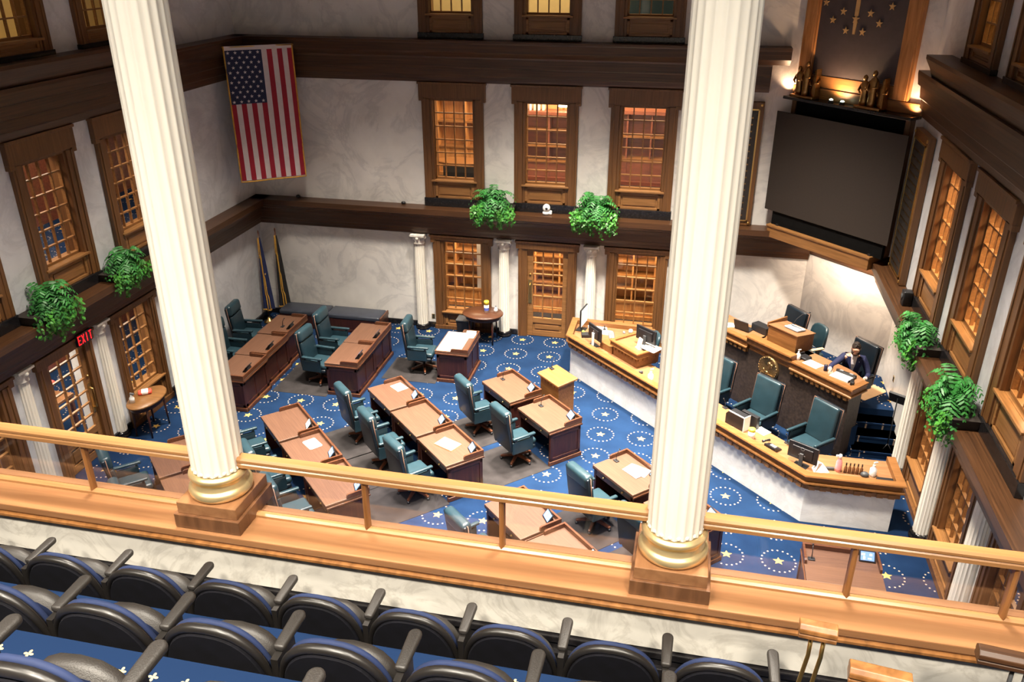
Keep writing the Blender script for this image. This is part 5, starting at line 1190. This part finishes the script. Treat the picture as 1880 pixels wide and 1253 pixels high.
for rn, y, z, ks in ROWS:
    ks = list(ks); g = 'black tip up seats in the %s gallery row' % rn
    for j, k in enumerate(ks):
        pos = 'rightmost' if j == len(ks)-1 else ords[j]+('' if j == 0 else ' from left')
        lab = 'black tip up seat, %s in the %s gallery row' % (pos, rn)
        l = (X0+P_*(k+.5), y, z)
        if s0 is None: s0, arm = make_seat(lab, g); place(s0, l)
        else: o = dup(s0, lab, l, 0, g)
        if j == len(ks)-1:
            last = o; a = [c for c in last.children if c.name.startswith('armrest')][0]; a2 = a.copy(); COL.objects.link(a2); a2.parent = last; a2.location = (P_, 0, 0)
            for c in a.children: c2 = c.copy(); COL.objects.link(c2); c2.parent = a2
# aisle handrails
def handrail(label, c, L, zf, rz, mat='brass'):
    t = thing('aisle_handrail', label, 'handrail', c, rz, 'short wooden handrails on metal bars by the aisle')
    prof = [(-.036, -.03), (-.036, -.012), (-.030, -.008), (-.038, -.002), (-.036, .016), (-.02, .032), (.02, .032), (.036, .016), (.038, -.002), (.030, -.008), (.036, -.012), (.036, -.03)]
    b = MB(); b.extr(prof, -L/2, L/2); b.build('wooden_rail', 'trim_wood' if mat != 'brass' else 'post_wood', t, bevel=.004)
    for x in (-.02, .03):
        b = MB(); b.tube([(x, 0, -.03), (x, -.005, -.14), (x-.03, -.09, -.24), (x-.04, -.11, zf-c[2])], .009, 8); b.build('support_bar', mat, t)
    return t
handrail('short wooden aisle handrail on two brass bars at end of front row', (11.325, -15.885, 6.30), .15, 5.9, -.08)
handrail('short wooden aisle handrail cut by the bottom edge, closest to camera', (11.43, -16.40, 6.60), .20, 5.9, -.12)
handrail('short wooden aisle handrail on dark bars at far right', (12.10, -15.88, 6.29), .32, 5.9, -.1, 'dark_grey')
# ================================================================== the seated man
def skin(name, mat, parent, verts, edges, root=0, sub=2, bsm=.0):
    me = bpy.data.meshes.new(name); me.from_pydata([v[:3] for v in verts], edges, []); me.materials.append(M(mat))
    o = bpy.data.objects.new(name, me); COL.objects.link(o); o.parent = parent
    md = o.modifiers.new('skin', 'SKIN'); md.use_smooth_shade = True
    sv = me.skin_vertices[0].data
    for i, v in enumerate(verts):
        r = v[3]; sv[i].radius = r if isinstance(r, tuple) else (r, r); sv[i].use_root = (i == root)
    u = o.modifiers.new('sub', 'SUBSURF'); u.levels = sub; u.render_levels = sub
    return o
pr = thing('person', 'bearded man in navy suit seated writing at the dais counter', 'person', (14.0, -2.92, .55), PI-.1)
V = [(0, -.06, .58, (.15, .11)), (0, .0, .78, (.135, .095)), (0, .08, .98, (.155, .10)), (0, .155, 1.10, .055), (0, .20, 1.17, .052), (0, .245, 1.235, (.066, .075)), (0, .255, 1.305, (.075, .088)), (0, .245, 1.365, (.058, .07))]
E_ = [(0, 1), (1, 2), (2, 3), (3, 4), (4, 5), (5, 6), (6, 7)]
def limb(pts, start):
    i0 = start
    for p in pts: V.append(p); E_.append((i0, len(V)-1)); i0 = len(V)-1
    return i0
rw = limb([(.17, .09, 1.03, .062), (.30, .24, .95, .05), (.40, .40, .93, .044), (.425, .56, .955, .034), (.43, .66, .975, .026), (.43, .705, .975, (.036, .017))], 2)
lw = limb([(-.17, .09, 1.03, .062), (-.27, .13, .86, .05), (-.31, .20, .74, .043), (-.26, .34, .74, .033), (-.22, .43, .75, .026), (-.205, .475, .752, (.036, .017))], 2)
for (w, bx, by, bz, sx) in ((rw, .43, .74, .975, 1), (lw, -.195, .51, .752, -1)):
    for k in range(4):
        off = (-.027+.018*k); L = (.050, .056, .053, .042)[k]
        limb([(bx+off, by, bz, .0095), (bx+off*1.15, by+L*.55, bz-.004, .0085), (bx+off*1.2, by+L, bz-.020, .0075), (bx+off*1.1, by+L*1.2, bz-.036, .007)], w)
    limb([(bx-sx*.036, by-.03, bz-.004, .0105), (bx-sx*.05, by-.005, bz-.012, .009), (bx-sx*.05, by+.022, bz-.02, .008)], w)
for sx in (-1, 1): limb([(sx*.10, .0, .56, .085), (sx*.13, .40, .55, .062), (sx*.13, .43, .50, .055), (sx*.13, .42, .1, .042), (sx*.13, .44, .05, .04), (sx*.14, .56, .03, .035)], 0)
skin('body', 'skin', pr, V, E_)
JV = [(0, -.06, .56, (.175, .135)), (0, .0, .78, (.165, .12)), (0, .08, .98, (.18, .125)), (0, .12, 1.06, (.12, .085)), (.18, .09, 1.03, .08), (.30, .24, .95, .066), (.40, .40, .93, .057), (.425, .56, .955, .047), (-.18, .09, 1.03, .08), (-.27, .13, .86, .066), (-.31, .20, .74, .057), (-.26, .34, .74, .046)]
skin('jacket', 'suit_navy', pr, JV, [(0, 1), (1, 2), (2, 3), (2, 4), (4, 5), (5, 6), (6, 7), (2, 8), (8, 9), (9, 10), (10, 11)])
TV = [(0, -.06, .55, (.17, .13)), (.10, .02, .55, .10), (.13, .40, .55, .078), (.13, .44, .49, .07), (.13, .42, .12, .055), (-.10, .02, .55, .10), (-.13, .40, .55, .078), (-.13, .44, .49, .07), (-.13, .42, .12, .055)]
skin('trousers', 'suit_navy', pr, TV, [(0, 1), (1, 2), (2, 3), (3, 4), (0, 5), (5, 6), (6, 7), (7, 8)])
for sx in (-1, 1): b = MB(); b.ball((sx*.135, .50, .045), (.05, .13, .045), 12, 8); b.build('shoe', 'black_plastic', pr)
# shirt front, collar, cuffs, tie side lapels
b = MB(); b.add([(-.055, .195, 1.085), (.055, .195, 1.085), (.04, .212, .95), (-.04, .212, .95), (.02, .17, .78), (-.02, .17, .78), (-.05, .15, 1.10), (.05, .15, 1.10)], [(0, 3, 2, 1), (3, 5, 4, 2), (6, 0, 1, 7)]); o = b.build('shirt_front', 'shirt', pr); sm_ = o.modifiers.new('sol', 'SOLIDIFY'); sm_.thickness = .02
b = MB(); b.lathe([(.066, 1.075), (.066, 1.125), (.06, 1.13)], 18, 0, .165, cap=False); b.build('collar', 'shirt', pr)
for sx, p, q in ((1, (.426, .565, .956), (.43, .615, .968)), (-1, (-.257, .345, .741), (-.236, .39, .747))): b = MB(); b.tube([p, q], .036, 12); b.build('cuff', 'paper', pr)
b = MB()
for sx in (-1, 1): b.add([(sx*.05, .20, 1.09), (sx*.10, .175, 1.08), (sx*.105, .20, .97), (sx*.02, .205, .80)], [(0, 1, 2, 3)] if sx < 0 else [(3, 2, 1, 0)])
o = b.build('lapel', 'navy_cloth', pr); sm_ = o.modifiers.new('sol', 'SOLIDIFY'); sm_.thickness = .012
b = MB(); b.ball((-.10, .205, 1.0), (.012, .006, .012), 8, 6); b.build('lapel_pin', 'chrome', pr)
# face (head looks down and forward); head centre
HC = Vector((0, .255, 1.29)); tilt = Matrix.Translation(HC) @ Matrix.Rotation(-.35, 4, 'X')
def hd(b): b.T = tilt; return b
b = hd(MB()); b.ball((0, .0, .01), (.076, .094, .108), 20, 14); b.ball((0, .06, -.065), (.045, .04, .045), 12, 8); b.ball((0, .092, .045), (.06, .02, .03), 12, 6); head = b.build('head', 'skin', pr)
b = hd(MB()); b.add([(-.012, .09, .025), (.012, .09, .025), (.019, .098, -.028), (-.019, .098, -.028), (0, .122, -.024), (0, .1, .03)], [(0, 5, 4, 3), (5, 1, 2, 4), (3, 4, 2)]); b.ball((0, .108, -.024), (.015, .014, .012), 8, 6); b.build('nose', 'skin', head)
for sx in (-1, 1):
    b = hd(MB()); b.ball((sx*.032, .083, .018), (.015, .012, .009), 10, 8); e = b.build('eye', 'eye_white', head); b = hd(MB()); b.ball((sx*.032, .093, .016), (.006, .004, .006), 8, 6); b.build('iris', 'eye_dark', e)
    b = hd(MB()); b.tube([(sx*.012, .092, .042), (sx*.034, .094, .048), (sx*.055, .08, .04)], [.005, .006, .003], 6); b.build('eyebrow', 'hair', head)
    b = hd(MB()); b.ball((sx*.077, -.005, -.002), (.012, .022, .032), 10, 8); b.build('ear', 'skin', head)
b = hd(MB()); b.ball((0, .096, -.058), (.022, .008, .006), 10, 6); b.build('mouth', 'lips', head)
b = hd(MB()); b.ball((0, .066, -.085), (.047, .04, .034), 14, 8); b.ball((0, .098, -.045), (.026, .01, .007), 10, 6)
for sx in (-1, 1): b.ball((sx*.056, .045, -.06), (.02, .045, .04), 10, 8); b.ball((sx*.068, .018, -.02), (.012, .03, .045), 10, 8)
b.build('beard', 'hair', pr)
b = hd(MB()); rr = random.Random(4); b.ball((0, -.018, .045), (.083, .098, .09), 20, 14)
for k in range(26): a = rr.uniform(0, 2*PI); q = rr.uniform(0, .9); b.ball((.066*q*math.cos(a), -.01+.075*q*math.sin(a), .10+.03*(1-q*q)), (.02, .022, .018), 6, 4)
b.build('hair', 'hair', pr)
# pen in the right hand
b = MB(); b.tube([(13.50, -3.64, 1.515), (13.545, -3.60, 1.60)], .006, 6); tag(b.build('pen', 'black_plastic'), 'dark pen held in the right hand of the bearded man', 'pen')

# ================================================================== light
def disk(name, loc, power, size, col, spread=130, rot=(0, 0, 0)):
    o = area(name, loc, power, size, col, rot, spread=spread); o.data.shape = 'DISK'; return o
K1 = (1., .90, .76)
for x, y, p in ((4.0, -4.4, 480), (7.4, -4.2, 900), (10.6, -4.2, 1050), (4.0, -9., 420), (7.4, -9., 700), (10.8, -9., 850), (3.8, -13.2, 220), (7.4, -13.2, 300), (11.2, -13.2, 340)): disk('ceiling_lamp', (x, y, 11.8), p, 1.0, K1, 66)
# lamps above the gallery
for x in (5.5, 9.0, 12.5): disk('gallery_lamp', (x, -19.3, 11.7), 420, .8, (1., .90, .75), 110)
for x in (8.3, 10.7): disk('column_fill', (x, -17.0, 11.7), 90, .4, (1., .92, .78), 100)  # added fill lights without a known fixture, put in to brighten the tall columns
# accent lamps of the corner
def cpt(lx, ly, z): return L2W(CO, CR, (lx, ly, z))
spot('mantel_uplight', cpt(1.23, -.26, 6.12), cpt(1.23, -.05, 7.2), 90, 150, (1., .62, .34), .8, .05)
spot('mantel_side_light', cpt(.0, -.16, 6.10), cpt(.0, -.03, 7.4), 30, 130, (1., .62, .36), .8, .04); spot('mantel_side_light', cpt(2.80, -.16, 6.10), cpt(2.82, -.03, 7.4), 45, 150, (1., .60, .34), .8, .04)
spot('dais_downlight', cpt(2.1, -.15, 3.03), cpt(1.9, .5, 1.2), 190, 140, (1., .76, .55), .7, .06); spot('dais_downlight', cpt(1.0, -.15, 3.03), cpt(1.0, .5, 1.), 45, 140, (1., .78, .58), .7, .06)
w = bpy.data.worlds.new('World'); S.world = w; w.use_nodes = True; w.node_tree.nodes['Background'].inputs['Color'].default_value = (.9, .85, .8, 1); w.node_tree.nodes['Background'].inputs['Strength'].default_value = .05

# ================================================================== camera
cam = bpy.data.cameras.new('camera'); co = bpy.data.objects.new('camera', cam); COL.objects.link(co)
cam.sensor_fit = 'HORIZONTAL'; cam.sensor_width = 36.; cam.lens = 1547.347*36/1880; cam.clip_start = .05; cam.clip_end = 100
Rm = Matrix.Rotation(.21595728, 4, 'Z') @ Matrix.Rotation(1.1283084, 4, 'X') @ Matrix.Rotation(-.001027, 4, 'Z')
co.matrix_world = Matrix.Translation((10.6531458, -18.7391401, 8.88123126)) @ Rm
S.camera = co
S.view_settings.view_transform = 'Standard'; S.view_settings.look = 'None'; S.view_settings.exposure = 0.; S.view_settings.gamma = 1.; S.view_settings.use_curve_mapping = False
S.cycles.max_bounces = 7; S.cycles.diffuse_bounces = 4; S.cycles.glossy_bounces = 3; S.cycles.transparent_max_bounces = 12; S.cycles.use_denoising = True; S.cycles.sample_clamp_indirect = 6
